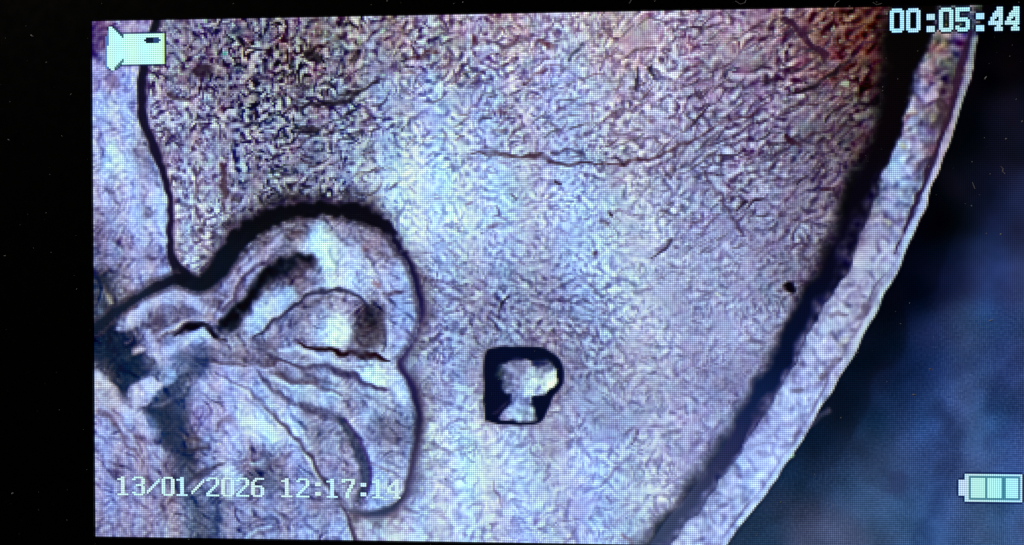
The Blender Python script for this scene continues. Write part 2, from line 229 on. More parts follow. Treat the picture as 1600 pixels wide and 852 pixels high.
fb = fb * 1.03 + np.array([9, 11, 11]) + spread([(300, 200, 0, 0, 0), (640, 320, 4, 10, 12), (700, 350, 4, 10, 12), (800, 310, 0, 6, 10), (900, 350, 0, 4, 8), (900, 400, 6, 4, 4), (1250, 350, 4, -2, 0), (1100, 600, 4, 0, 2), (900, 750, 8, 10, 14), (720, 740, 6, 10, 8), (1300, 100, 2, -6, -4), (900, 80, 4, -4, 0)], 90); con = np.minimum(con * 1.0 + 6, 19 + con * .56)
field = fb + (con * g)[..., None] * np.array([.98, 1.04, .86])
ch = .45 + con / 60
field += (gau(2, 54) * 4 * ch)[..., None] * np.array([1.2, -.5, -.3]) + (gau(1.8, 55) * 4 * ch)[..., None] * np.array([.2, .55, -1.0]) + (gau(3.5, 56) * 2)[..., None] * np.array([1, .1, .2])
field += (gau(6, 57) * 6)[..., None] + (gau(.6, 58) * 5 * ch)[..., None]
# upper left: pitted, near-black hollows
pit = spread([(300, 60, .4), (400, 110, 1), (500, 90, 1), (470, 190, 1), (600, 60, .5), (620, 150, .3), (520, 250, 1), (560, 230, .6), (430, 290, .9), (300, 250, .2), (700, 100, .2), (900, 100, .1), (1290, 80, .5), (1350, 120, .5), (700, 300, 0), (1000, 300, 0), (1200, 250, .1), (800, 600, 0), (1100, 100, .25)], 50)[..., 0]
field -= (smooth(.7, 1.8, -g + .7 * gau(2.2, 59)) * pit * 20)[..., None] * np.array([1, .95, .85])
field = np.clip(field, 2, 246); _hi = 172 + 70 * (1 - pit); field = np.where(field > _hi[..., None], _hi[..., None] + (field - _hi[..., None]) * .4, field)
wf = gau(4, 42) * 4 + gau(1.6, 43) * 1.5
soft_edge = 30 - 6 * smooth(350, 500, Y) + 14 * smooth(600, 800, Y)
a_f = (1 - smooth(-soft_edge, 5, dF + wf)) * (d_rel > -2)
IMG = np.where((dO < -12)[..., None], IMG * (1 - a_f[..., None]) + field * a_f[..., None], IMG)
# bright glints in the pale centre
glint = smooth(.9, 1.9, gau(1.1, 44) + .6 * gau(4, 45)) * a_f * spread([(640, 310, 1), (620, 340, 1), (700, 350, .8), (760, 300, .7), (650, 200, .3), (700, 700, .8), (760, 730, 1), (900, 330, .3), (980, 430, .4), (1000, 600, .3), (900, 500, .1), (400, 200, .15), (1000, 130, .3), (1200, 200, .1), (900, 760, .3), (1150, 500, .1)], 50)[..., 0]
over(glint * .7, (206, 240, 252))
dots = smooth(1.7, 2.3, gau(.8, 46)) * a_f * smooth(20, 45, con); over(dots * .6, (180, 214, 190))

# random dark hair-thin streaks, following the grain of each region
def streaks(n, box, ang, spr, ln, wd, col, a, seed, curve=.25):
    r = np.random.default_rng(seed)
    for _ in range(n):
        x = r.uniform(box[0], box[2]); y = r.uniform(box[1], box[3]); t = np.radians(ang + r.normal() * spr); L = ln * r.uniform(.5, 1.5) / 2
        cx, cy = np.cos(t), -np.sin(t); b = r.normal() * curve * L
        fx, fy = photo_to_cell(x, y); iu, iv = int(fx), int(fy)
        if not (0 <= iu < NU and 0 <= iv < NV) or a_f[iv, iu] < .6 or d_rel[iv, iu] < 14 or d_P[iv, iu] < 8: continue
        P = np.array([(x - cx * L, y - cy * L, .5), (x - cy * b, y + cx * b, wd * r.uniform(.6, 1.3)), (x + cx * L, y + cy * L, .5)])
        u0, v0 = photo_to_cell(P[:, 0].min() - 8, P[:, 1].min() - 8); u1, v1 = photo_to_cell(P[:, 0].max() + 8, P[:, 1].max() + 8)
        sl = (slice(max(int(v0), 0), min(int(v1) + 1, NV)), slice(max(int(u0), 0), min(int(u1) + 1, NU)))
        px, py = X[sl] + wobf[sl] * .8, Y[sl] + wobg[sl] * .8; best = np.full(px.shape, 99.)
        S = spline(P, 3)
        for p, q in zip(S[:-1], S[1:]):
            d = q[:2] - p[:2]; tt = np.clip(((px - p[0]) * d[0] + (py - p[1]) * d[1]) / max(d @ d, 1e-6), 0, 1)
            best = np.minimum(best, np.hypot(px - p[0] - tt * d[0], py - p[1] - tt * d[1]) - (p[2] + tt * (q[2] - p[2])) / 2)
        al = (a * r.uniform(.5, 1) * (1 - smooth(-1.6, 1.8, best)))[..., None]; c = np.array(col) + r.normal(0, 8, 3)
        IMG[sl] = IMG[sl] * (1 - al) + c * al
DK = (58, 38, 62); RD = (88, 56, 78); BL = (70, 74, 122)
streaks(90, (260, 40, 640, 300), 10, 60, 18, 4.5, (34, 26, 44), .6, 1)
streaks(40, (420, 130, 600, 310), 26, 14, 34, 5, (26, 20, 36), .65, 2)
streaks(170, (640, 20, 1120, 230), 12, 50, 24, 3.6, RD, .6, 3)
streaks(60, (640, 20, 1120, 230), 28, 14, 34, 3.6, DK, .65, 4)
streaks(130, (1080, 20, 1370, 260), 34, 12, 36, 4.0, (40, 20, 46), .7, 5)
streaks(30, (1080, 20, 1330, 260), -48, 14, 26, 4.5, (44, 20, 44), .65, 6)
streaks(110, (1030, 230, 1310, 400), 32, 12, 28, 3.2, DK, .55, 7)
streaks(120, (660, 230, 1060, 420), 5, 40, 14, 3.2, (98, 76, 124), .5, 8)
streaks(170, (665, 430, 960, 560), -28, 18, 16, 2.8, (60, 54, 92), .5, 9)
streaks(120, (940, 330, 1240, 600), 30, 30, 16, 2.8, (84, 76, 108), .45, 10)
streaks(60, (870, 500, 980, 680), -54, 18, 20, 3, (70, 62, 92), .45, 11)
streaks(80, (660, 680, 1100, 850), 30, 35, 18, 3, (108, 96, 150), .4, 12)
streaks(90, (670, 560, 1180, 760), 20, 45, 14, 2.8, (96, 90, 136), .4, 13)
streaks(60, (260, 200, 420, 400), 50, 40, 20, 4, (70, 52, 84), .5, 14)
streaks(70, (640, 20, 1200, 400), 20, 50, 16, 3.0, (206, 226, 240), .35, 15)
streaks(90, (260, 40, 640, 300), 15, 50, 18, 4.5, (186, 196, 232), .5, 16)
streaks(50, (1080, 60, 1340, 330), 34, 12, 24, 3.4, (170, 176, 200), .4, 17)
# marks that can be picked out one by one
for pts, c, a in (
        ([(738, 238, 3), (752, 239, 5), (770, 242, 8), (800, 245, 7), (830, 247, 6), (852, 249, 7), (868, 254, 8), (890, 257, 6), (930, 256, 4)], (56, 28, 46), .8), ([(760, 232, 5), (775, 236, 6)], (44, 34, 62), .6), ([(930, 256, 4), (960, 256, 5), (985, 253, 7), (1020, 247, 6), (1045, 237, 6), (1070, 226, 5), (1100, 210, 4), (1140, 192, 2), (1180, 176, 2)], (70, 32, 46), .75),
        ([(862, 240, 5), (876, 236, 5), (900, 232, 5), (912, 242, 6), (895, 246, 5)], (46, 30, 66), .6), ([(962, 245, 4), (975, 253, 5)], (30, 22, 50), .7),
        ([(1228, 28, 8), (1245, 44, 10), (1262, 62, 11), (1278, 78, 12), (1290, 92, 10)], (46, 18, 44), .9), ([(1233, 152, 3), (1262, 138, 6), (1285, 124, 7), (1308, 110, 5), (1330, 92, 3)], (18, 10, 22), .9),
        ([(1293, 188, 3), (1312, 174, 5), (1326, 164, 5)], (22, 12, 26), .85), ([(1225, 212, 5), (1238, 222, 10), (1248, 226, 8)], (42, 14, 34), .9), ([(1250, 225, 4), (1280, 226, 4), (1310, 214, 3)], (52, 34, 60), .6), ([(1100, 100, 6), (1086, 103, 5), (1070, 108, 4)], (70, 24, 48), .6),
        ([(1199, 120, 9), (1201, 132, 8)], (30, 16, 34), .8), ([(1162, 133, 6), (1165, 138, 6)], (54, 24, 40), .8), ([(993, 102, 5), (995, 118, 6), (991, 140, 3)], (32, 24, 44), .85), ([(1014, 100, 4), (1022, 115, 6), (1026, 120, 4)], (34, 26, 48), .85),
        ([(1118, 196, 3), (1160, 182, 4), (1190, 168, 4), (1196, 162, 5)], (66, 26, 48), .6), ([(1105, 270, 7), (1114, 290, 5), (1130, 318, 5), (1142, 336, 5), (1152, 354, 6), (1160, 368, 5)], (66, 44, 76), .72), ([(1106, 268, 5), (1118, 248, 3), (1125, 232, 2)], (60, 42, 70), .5),
        ([(1150, 328, 4), (1165, 316, 6)], (32, 18, 36), .85), ([(1170, 325, 4), (1190, 308, 7)], (34, 18, 36), .85), ([(1243, 287, 4), (1262, 274, 5)], (30, 18, 36), .8), ([(1285, 296, 6), (1293, 292, 5)], (50, 20, 36), .8), ([(1018, 398, 4), (1036, 388, 6), (1050, 374, 5)], (44, 34, 62), .75),
        ([(950, 330, 4), (954, 336, 8)], (36, 22, 38), .85), ([(940, 346, 6), (950, 352, 5)], (58, 44, 70), .6), ([(868, 284, 4), (876, 287, 6)], (40, 14, 34), .9), ([(932, 400, 5), (936, 399, 6)], (66, 44, 76), .8), ([(1000, 424, 3), (998, 412, 2)], (90, 70, 110), .4),
        ([(762, 90, 3), (790, 76, 4), (812, 66, 4), (832, 54, 3)], (62, 36, 56), .65), ([(812, 132, 3), (832, 122, 4), (852, 110, 5)], (78, 30, 54), .7), ([(838, 64, 5), (855, 70, 8), (866, 72, 6)], (86, 18, 34), .8), ([(885, 92, 5), (902, 76, 6), (908, 70, 4)], (40, 48, 66), .7), ([(742, 58, 5), (744, 66, 8)], (74, 18, 34), .7),
        ([(728, 322, 5), (738, 318, 5)], (112, 60, 110), .6), ([(640, 294, 4), (650, 302, 5)], (112, 84, 168), .6), ([(700, 388, 3), (712, 408, 4)], (86, 68, 110), .5), ([(775, 320, 4), (780, 336, 5), (772, 340, 3)], (80, 62, 108), .6), ([(765, 352, 5), (790, 352, 4)], (92, 74, 110), .6), ([(803, 302, 5), (806, 312, 5)], (60, 52, 80), .6),
        ([(650, 430, 3), (680, 444, 4), (694, 448, 3)], (84, 66, 110), .6), ([(778, 488, 4), (790, 470, 5), (794, 466, 5)], (24, 26, 44), .8), ([(735, 506, 5), (738, 508, 5)], (14, 20, 56), .85), ([(775, 490, 6), (779, 496, 5)], (30, 34, 60), .6), ([(865, 515, 6), (868, 520, 5)], (30, 28, 50), .5),
        ([(980, 675, 4), (993, 664, 4), (996, 672, 3)], (76, 72, 120), .6), ([(990, 692, 3), (994, 675, 6), (996, 668, 4)], (58, 52, 104), .8), ([(940, 762, 3), (960, 740, 4), (978, 720, 3)], (96, 88, 150), .6), ([(948, 778, 6), (953, 784, 5)], (92, 88, 150), .7), ([(770, 752, 3), (778, 776, 5), (784, 795, 4)], (104, 74, 138), .65), ([(990, 848, 5), (975, 838, 4)], (112, 66, 86), .5),
        ([(742, 695, 3), (716, 702, 5), (700, 706, 3)], (98, 92, 120), .5), ([(670, 688, 3), (690, 702, 4), (700, 708, 4)], (98, 92, 150), .6), ([(830, 828, 3), (850, 823, 5), (866, 826, 3)], (92, 92, 150), .6), ([(880, 812, 3), (905, 810, 4)], (98, 104, 160), .6), ([(884, 846, 4), (900, 832, 4)], (96, 98, 150), .6), ([(868, 790, 5), (876, 791, 5)], (112, 92, 170), .6),
        ([(722, 672, 6), (732, 668, 4)], (92, 92, 96), .5), ([(300, 262, 4), (306, 285, 6), (300, 310, 4)], (96, 70, 96), .6), ([(345, 255, 8), (352, 285, 9), (348, 320, 7), (346, 332, 5)], (58, 30, 44), .75), ([(366, 310, 9), (376, 312, 7)], (32, 22, 38), .8), ([(335, 352, 12), (358, 350, 12)], (40, 44, 74), .55), ([(300, 362, 5), (318, 376, 5)], (74, 62, 120), .5),
        ([(475, 205, 12), (485, 206, 14), (492, 200, 8)], (22, 12, 22), .85), ([(470, 172, 5), (495, 164, 7), (525, 158, 8), (552, 152, 8), (572, 138, 7), (590, 128, 5)], (16, 10, 26), .8), ([(536, 178, 6), (552, 170, 6)], (20, 14, 26), .7), ([(310, 108, 14), (320, 112, 18), (326, 110, 12)], (28, 12, 28), .8), ([(265, 145, 6), (280, 150, 7), (290, 158, 6)], (36, 14, 34), .75),
        ([(478, 80, 10), (492, 88, 14), (500, 96, 8)], (10, 8, 18), .8), ([(400, 118, 9), (418, 116, 8)], (40, 36, 72), .7), ([(550, 104, 5), (560, 82, 6), (548, 94, 7)], (14, 14, 22), .7), ([(640, 92, 5), (655, 90, 6), (680, 80, 5)], (54, 14, 22), .6)):
    stroke(pts, c, a, 2.0)
for pts, c, a in (([(1113, 280, 6), (1122, 293, 9), (1130, 300, 5)], (200, 214, 232), .7), ([(1240, 232, 8), (1240, 240, 10)], (110, 140, 165), .6), ([(735, 53, 7), (734, 75, 7), (733, 100, 7)], (186, 214, 232), .6), ([(700, 494, 5), (722, 495, 6)], (178, 196, 238), .7), ([(745, 458, 6), (748, 459, 6)], (190, 220, 230), .6), ([(712, 548, 6), (715, 549, 7)], (200, 204, 220), .7),
                  ([(694, 520, 6), (696, 524, 6)], (190, 206, 200), .6), ([(730, 522, 6), (732, 520, 6)], (190, 214, 232), .6), ([(1320, 130, 8), (1324, 131, 7)], (160, 180, 160), .8), ([(1010, 40, 10), (1012, 34, 6)], (170, 170, 110), .4), ([(560, 60, 7), (562, 70, 6)], (170, 190, 110), .5), ([(628, 48, 5), (622, 64, 5)], (170, 190, 120), .5), ([(350, 84, 5), (352, 83, 5)], (60, 220, 170), .7),
                  ([(1122, 460, 6), (1124, 461, 6)], (206, 220, 170), .8), ([(555, 285, 6), (562, 270, 7)], (176, 186, 140), .5), ([(1095, 722, 7), (1090, 724, 7)], (190, 214, 250), .5)):
    stroke(pts, c, a, 2.2)
dark_dot = line_dist(spline([(1225, 447, 4), (1231, 446, 9), (1235, 449, 16), (1240, 455, 8)], 4), wobf * .4, wobg * .4)
over((1 - smooth(-2.5, 2.5, dark_dot)), (3, 2, 12))
# soft shade that the relief throws onto the field
halo = spread([(400, 310, 1), (480, 300, 1), (560, 310, 1), (340, 360, .8), (630, 360, .3), (670, 460, .5), (665, 640, .5), (300, 410, .2), (240, 150, .3)], 40)[..., 0]
over((1 - smooth(2, 26, d_jaw + 4 * gau(1.3, 47))) * halo * .75 * (d_rel > 0), (22, 18, 30))
over((1 - smooth(0, 9, d_jaw)) * (d_rel > 0) * .45, (84, 64, 116))
over((1 - smooth(0, 8, d_hair)) * (d_rel > 0) * .55, (120, 84, 134))

# ---- 5. the relief (jaw, folds and neck of the portrait), smoother than the field
rl = spread([(155, 60, 96, 74, 130), (200, 42, 150, 130, 180), (160, 110, 150, 138, 196), (180, 170, 160, 172, 232), (210, 150, 150, 156, 224), (170, 220, 156, 158, 218), (200, 210, 168, 180, 236), (225, 230, 128, 130, 168), (190, 260, 172, 196, 236), (230, 270, 140, 146, 208), (165, 300, 158, 156, 212), (215, 300, 142, 142, 206), (240, 320, 160, 172, 232),
             (210, 345, 160, 168, 232), (170, 350, 142, 136, 184), (240, 370, 150, 158, 222), (160, 400, 96, 96, 150), (190, 390, 128, 124, 180), (210, 420, 148, 138, 182), (235, 400, 134, 136, 196), (215, 440, 166, 160, 212), (165, 440, 60, 66, 94), (165, 480, 58, 66, 90), (185, 460, 110, 104, 120), (255, 480, 150, 158, 210), (275, 460, 148, 158, 218), (220, 500, 142, 142, 188),
             (285, 485, 96, 98, 148), (310, 480, 126, 124, 168), (335, 470, 108, 104, 148), (240, 510, 92, 90, 132), (260, 505, 120, 110, 128), (165, 530, 26, 38, 66), (190, 550, 18, 34, 66), (200, 525, 40, 46, 80), (210, 580, 24, 54, 100), (180, 590, 26, 44, 76), (240, 540, 146, 148, 206), (270, 545, 144, 158, 214), (300, 530, 150, 168, 230), (320, 525, 130, 142, 214),
             (295, 560, 62, 92, 146), (320, 560, 70, 80, 134), (265, 580, 96, 110, 160), (230, 610, 156, 166, 222), (250, 590, 120, 140, 190), (160, 600, 176, 162, 178), (185, 630, 150, 138, 178), (270, 610, 42, 76, 124), (250, 640, 30, 60, 110), (300, 620, 108, 116, 172), (350, 540, 136, 130, 158), (380, 550, 132, 128, 162), (360, 500, 88, 88, 122), (400, 500, 142, 160, 214),
             (430, 470, 156, 182, 234), (390, 410, 130, 124, 168), (370, 450, 118, 112, 160), (430, 390, 112, 104, 136), (420, 370, 120, 118, 142), (450, 360, 120, 110, 132), (520, 395, 180, 212, 242), (490, 400, 168, 196, 232), (550, 370, 140, 132, 160), (570, 380, 120, 110, 146), (560, 410, 168, 176, 220), (600, 390, 120, 112, 146), (450, 430, 66, 66, 94), (480, 425, 122, 112, 150), (530, 430, 176, 200, 236),
             (580, 430, 158, 166, 214), (610, 430, 160, 168, 216), (630, 450, 150, 160, 214), (460, 500, 116, 118, 164), (490, 480, 116, 116, 152), (540, 475, 152, 146, 186), (525, 515, 192, 222, 244), (500, 510, 146, 160, 204), (580, 500, 58, 52, 72), (570, 530, 84, 74, 92), (620, 480, 134, 156, 216), (610, 520, 142, 150, 206), (640, 500, 118, 132, 196), (600, 560, 150, 164, 206),
             (450, 540, 126, 128, 176), (420, 560, 92, 88, 130), (480, 570, 130, 140, 190), (540, 560, 132, 136, 178), (440, 580, 128, 122, 160), (400, 590, 146, 154, 214), (350, 590, 150, 152, 218), (370, 620, 154, 160, 224), (330, 620, 146, 144, 196), (430, 610, 154, 174, 226), (480, 600, 110, 116, 160), (500, 620, 160, 186, 232), (450, 620, 130, 150, 206), (580, 590, 182, 212, 242), (620, 600, 150, 170, 216),
             (555, 620, 140, 140, 180), (600, 640, 150, 170, 216), (540, 640, 146, 160, 206), (620, 670, 104, 116, 156), (600, 690, 112, 118, 166), (580, 720, 140, 150, 212), (620, 720, 126, 146, 196), (600, 760, 150, 170, 228), (500, 650, 118, 120, 164), (510, 690, 122, 128, 164), (520, 730, 124, 116, 166), (540, 760, 132, 136, 180), (400, 660, 176, 198, 240), (350, 660, 154, 148, 206), (440, 680, 166, 186, 236), (420, 650, 160, 180, 236),
             (310, 650, 128, 112, 186), (330, 690, 140, 142, 206), (360, 700, 142, 148, 212), (390, 720, 120, 114, 162), (460, 720, 142, 146, 206), (420, 740, 90, 96, 130), (350, 740, 156, 180, 222), (330, 745, 122, 122, 180), (300, 690, 66, 66, 96), (270, 690, 30, 58, 104), (275, 720, 56, 62, 104), (260, 650, 26, 56, 100), (300, 750, 56, 78, 122), (310, 790, 62, 88, 140), (330, 780, 84, 100, 148), (320, 820, 72, 94, 146), (300, 830, 60, 92, 120),
             (180, 670, 142, 146, 206), (220, 660, 152, 152, 210), (165, 700, 140, 142, 206), (200, 700, 132, 120, 168), (230, 700, 156, 142, 186), (245, 720, 156, 150, 200), (200, 740, 128, 122, 172), (250, 740, 112, 108, 152), (180, 780, 132, 136, 204), (220, 790, 138, 132, 184), (170, 820, 128, 124, 176), (230, 820, 130, 122, 168), (270, 800, 142, 128, 160), (280, 830, 144, 132, 168), (380, 800, 118, 122, 176), (420, 780, 128, 140, 196), (370, 840, 100, 112, 164),
             (420, 830, 126, 132, 184), (470, 790, 124, 128, 180), (480, 830, 132, 148, 212), (520, 800, 118, 124, 170), (530, 830, 138, 148, 210), (450, 750, 118, 122, 180), (480, 750, 134, 150, 210)], 17)
lr = spread([(180, 200, 80), (200, 350, 60), (240, 480, 40), (380, 440, 55), (520, 380, 20), (600, 430, -60), (530, 500, 0), (430, 500, 40), (380, 560, -20), (520, 590, -22), (400, 640, -35), (450, 700, -45), (600, 680, 20), (600, 760, 30), (260, 680, -55), (200, 680, -45), (200, 800, 40), (400, 800, 35), (300, 800, 60)], 50)[..., 0] + 40 * gau(4, 121)
rn = 0; rd = 0
for k in range(12):
    th = k * 15; dlt = (lr - th + 90) % 180 - 90; w = np.exp(-(dlt / 16) ** 2); rn = rn + w * orient(th, 3.4, 1.3, 130 + k); rd = rd + w * w
def facet(n):
    gy, gx = np.gradient(n); m = np.hypot(gx, gy); m = (m - m.mean()) / m.std(); q = (gx - gy * .8); q = q / q.std(); return -m * .8 + q * .55
rt = gau(3.4, 102) * 6 + facet(gau(1.7, 101) + .5 * gau(4, 108)) * 9 + facet(rn / np.sqrt(rd) + .3 * gau(1.5, 109)) * 10 + band(4, .4, 119) * 5 + 6
rl = (rl - 128) * 1.14 + 118 + np.array([0, 3, 2]); rl = rl + rt[..., None] * np.array([1, 1, .85]) + (gau(2.0, 105) * 3.5)[..., None] * np.array([1, -.2, -.5])
a_r = 1 - smooth(-2, 2, d_rel + wobf * .4)
IMG = IMG * (1 - a_r[..., None]) + np.clip(rl, 3, 250) * a_r[..., None]
keep = IMG.copy()
# folds and hollows
for pts, c, a, s in (
        ([(482, 402, 8), (462, 407, 14), (440, 416, 20), (424, 426, 20), (410, 438, 19), (398, 455, 20), (384, 474, 24), (368, 494, 24), (350, 508, 18)], (12, 16, 30), .93, 8), ([(470, 412, 22), (490, 410, 18), (500, 420, 8)], (50, 44, 70), .6, 8),
        ([(272, 524, 5), (290, 516, 8), (303, 508, 11), (316, 509, 11), (328, 517, 11), (338, 524, 8), (352, 530, 5)], (20, 18, 40), .88, 3), ([(338, 470, 10), (350, 480, 14), (362, 478, 8)], (66, 56, 84), .6, 5),
        ([(400, 526, 6), (415, 516, 7), (430, 502, 6), (446, 487, 6), (462, 474, 6), (478, 462, 5), (500, 453, 5), (520, 452, 5), (545, 458, 5), (562, 466, 5), (574, 476, 6)], (64, 70, 112), .7, 3), ([(484, 476, 9), (505, 466, 9), (520, 464, 8)], (88, 82, 98), .5, 5),
        ([(466, 541, 2), (490, 545, 4), (520, 547, 7), (550, 551, 6), (575, 557, 7), (596, 561, 5), (606, 562, 2)], (44, 28, 42), .85, 4), ([(556, 530, 8), (568, 518, 14), (580, 506, 18), (590, 520, 14), (584, 538, 12), (568, 546, 6)], (62, 54, 62), .6, 12), ([(572, 478, 6), (580, 492, 10), (586, 504, 12)], (26, 26, 46), .75, 7), ([(604, 486, 4), (592, 498, 8)], (34, 32, 54), .6, 5),
        ([(602, 458, 6), (620, 460, 8), (636, 458, 4)], (76, 62, 100), .7, 3), ([(555, 520, 5), (552, 540, 5)], (92, 84, 92), .5, 5), ([(395, 530, 10), (420, 544, 16), (432, 560, 16), (455, 572, 10), (490, 580, 8)], (70, 72, 112), .6, 6), ([(405, 550, 5), (380, 566, 5), (340, 568, 4)], (92, 84, 120), .5, 4),
        ([(512, 575, 6), (530, 582, 11), (550, 590, 12), (568, 598, 12), (592, 608, 9), (606, 612, 4)], (80, 82, 148), .75, 4), ([(432, 584, 6), (460, 590, 6), (500, 592, 7), (528, 600, 5)], (78, 76, 108), .6, 4), ([(455, 575, 5), (500, 570, 6), (525, 566, 4)], (96, 100, 146), .5, 4),
        ([(470, 632, 8), (500, 640, 10), (520, 650, 12), (532, 660, 12)], (62, 68, 116), .65, 6), ([(440, 600, 4), (470, 620, 8), (490, 632, 6)], (90, 96, 150), .5, 5), ([(588, 660, 20), (620, 668, 24), (635, 690, 10)], (82, 96, 138), .55, 9), ([(618, 650, 5), (625, 668, 8)], (76, 84, 120), .5, 4),
        ([(576, 718, 4), (592, 728, 5), (606, 736, 5)], (92, 80, 120), .7, 3), ([(340, 665, 5), (355, 655, 7), (368, 662, 4)], (106, 96, 130), .6, 4), ([(380, 730, 5), (410, 728, 8), (440, 722, 9), (455, 712, 6)], (96, 92, 134), .6, 5), ([(395, 745, 18), (420, 755, 26), (440, 745, 12)], (76, 84, 120), .5, 9),
        ([(180, 650, 5), (200, 668, 6), (215, 690, 7), (225, 712, 5)], (104, 88, 128), .6, 4), ([(285, 770, 5), (265, 790, 5), (252, 806, 4)], (86, 78, 116), .6, 3), ([(345, 724, 4), (332, 732, 6), (310, 745, 6), (296, 758, 4)], (62, 62, 108), .7, 4), ([(290, 705, 8), (310, 700, 10), (326, 700, 6)], (46, 44, 74), .7, 5), ([(284, 682, 6), (300, 684, 9), (314, 690, 6)], (84, 78, 96), .6, 4),
        ([(220, 730, 6), (224, 712, 7), (215, 702, 5)], (106, 92, 128), .5, 4), ([(180, 135, 10), (178, 118, 8), (172, 144, 5)], (96, 80, 134), .7, 4), ([(170, 290, 10), (180, 305, 10), (186, 318, 8)], (112, 108, 160), .55, 5), ([(222, 330, 10), (232, 338, 12), (240, 332, 8)], (108, 112, 160), .6, 4), ([(205, 240, 12), (222, 250, 10), (230, 270, 12)], (112, 118, 176), .5, 6),
        ([(236, 395, 12), (232, 405, 16)], (108, 112, 172), .55, 6), ([(185, 440, 10), (195, 425, 8), (180, 410, 6)], (86, 84, 108), .5, 5), ([(160, 428, 10), (168, 452, 12), (176, 478, 14), (188, 470, 8)], (34, 44, 64), .65, 6), ([(226, 250, 5), (240, 270, 8), (252, 290, 6)], (74, 82, 116), .5, 5), ([(432, 622, 4), (400, 616, 4)], (120, 120, 176), .4, 4),
        ([(350, 556, 4), (400, 560, 5)], (92, 84, 128), .5, 4), ([(282, 476, 14), (296, 488, 12), (300, 480, 10)], (84, 90, 140), .6, 6), ([(230, 510, 8), (252, 500, 10), (240, 524, 8)], (76, 70, 112), .5, 6), ([(560, 425, 5), (566, 440, 5)], (110, 96, 170), .5, 3), ([(588, 440, 6), (592, 444, 6)], (140, 84, 96), .6, 4), ([(572, 386, 8), (568, 388, 8)], (110, 74, 96), .7, 4),
        ([(595, 395, 10), (610, 402, 9), (622, 398, 5)], (76, 60, 76), .6, 4), ([(470, 365, 10), (455, 372, 8)], (66, 52, 70), .6, 5), ([(565, 350, 14), (590, 362, 16), (600, 376, 8)], (46, 44, 62), .6, 7), ([(425, 400, 6), (412, 414, 6), (400, 408, 5)], (96, 88, 140), .6, 4)):
    stroke(pts, c, a, s)
patch([(150, 500), (175, 498), (186, 520), (200, 530), (222, 548), (226, 570), (232, 590), (214, 600), (204, 622), (196, 628), (178, 600), (160, 585), (150, 576)], (26, 40, 64), .65, 12)
patch([(262, 604), (280, 588), (296, 572), (316, 560), (322, 568), (300, 590), (290, 606), (292, 640), (290, 670), (286, 690), (264, 690), (244, 660), (232, 636)], (44, 66, 104), .6, 12)
patch([(226, 640), (262, 626), (280, 650), (282, 690), (300, 720), (300, 735), (278, 728), (264, 700), (250, 670)], (36, 54, 84), .6, 12)
patch([(270, 725), (296, 722), (316, 740), (300, 760), (296, 790), (330, 800), (320, 852), (302, 852), (298, 800), (284, 770)], (66, 84, 116), .5, 14)
patch([(148, 578), (160, 588), (176, 606), (190, 625), (198, 640), (160, 640), (150, 640)], (174, 164, 190), .65, 5)
patch([(206, 622), (222, 604), (240, 594), (252, 600), (248, 614), (230, 628), (212, 632)], (170, 176, 230), .75, 4); patch([(150, 578), (158, 580), (166, 595), (160, 604), (150, 600)], (206, 184, 180), .7, 4)
patch([(252, 598), (262, 588), (274, 580), (272, 594), (258, 602)], (120, 160, 220), .7, 4)
patch([(193, 505), (205, 492), (222, 486), (224, 498), (210, 508), (196, 514)], (172, 176, 218), .6, 4)
patch([(290, 522), (305, 524), (325, 520), (322, 534), (305, 540), (290, 536)], (156, 184, 244), .7, 5)
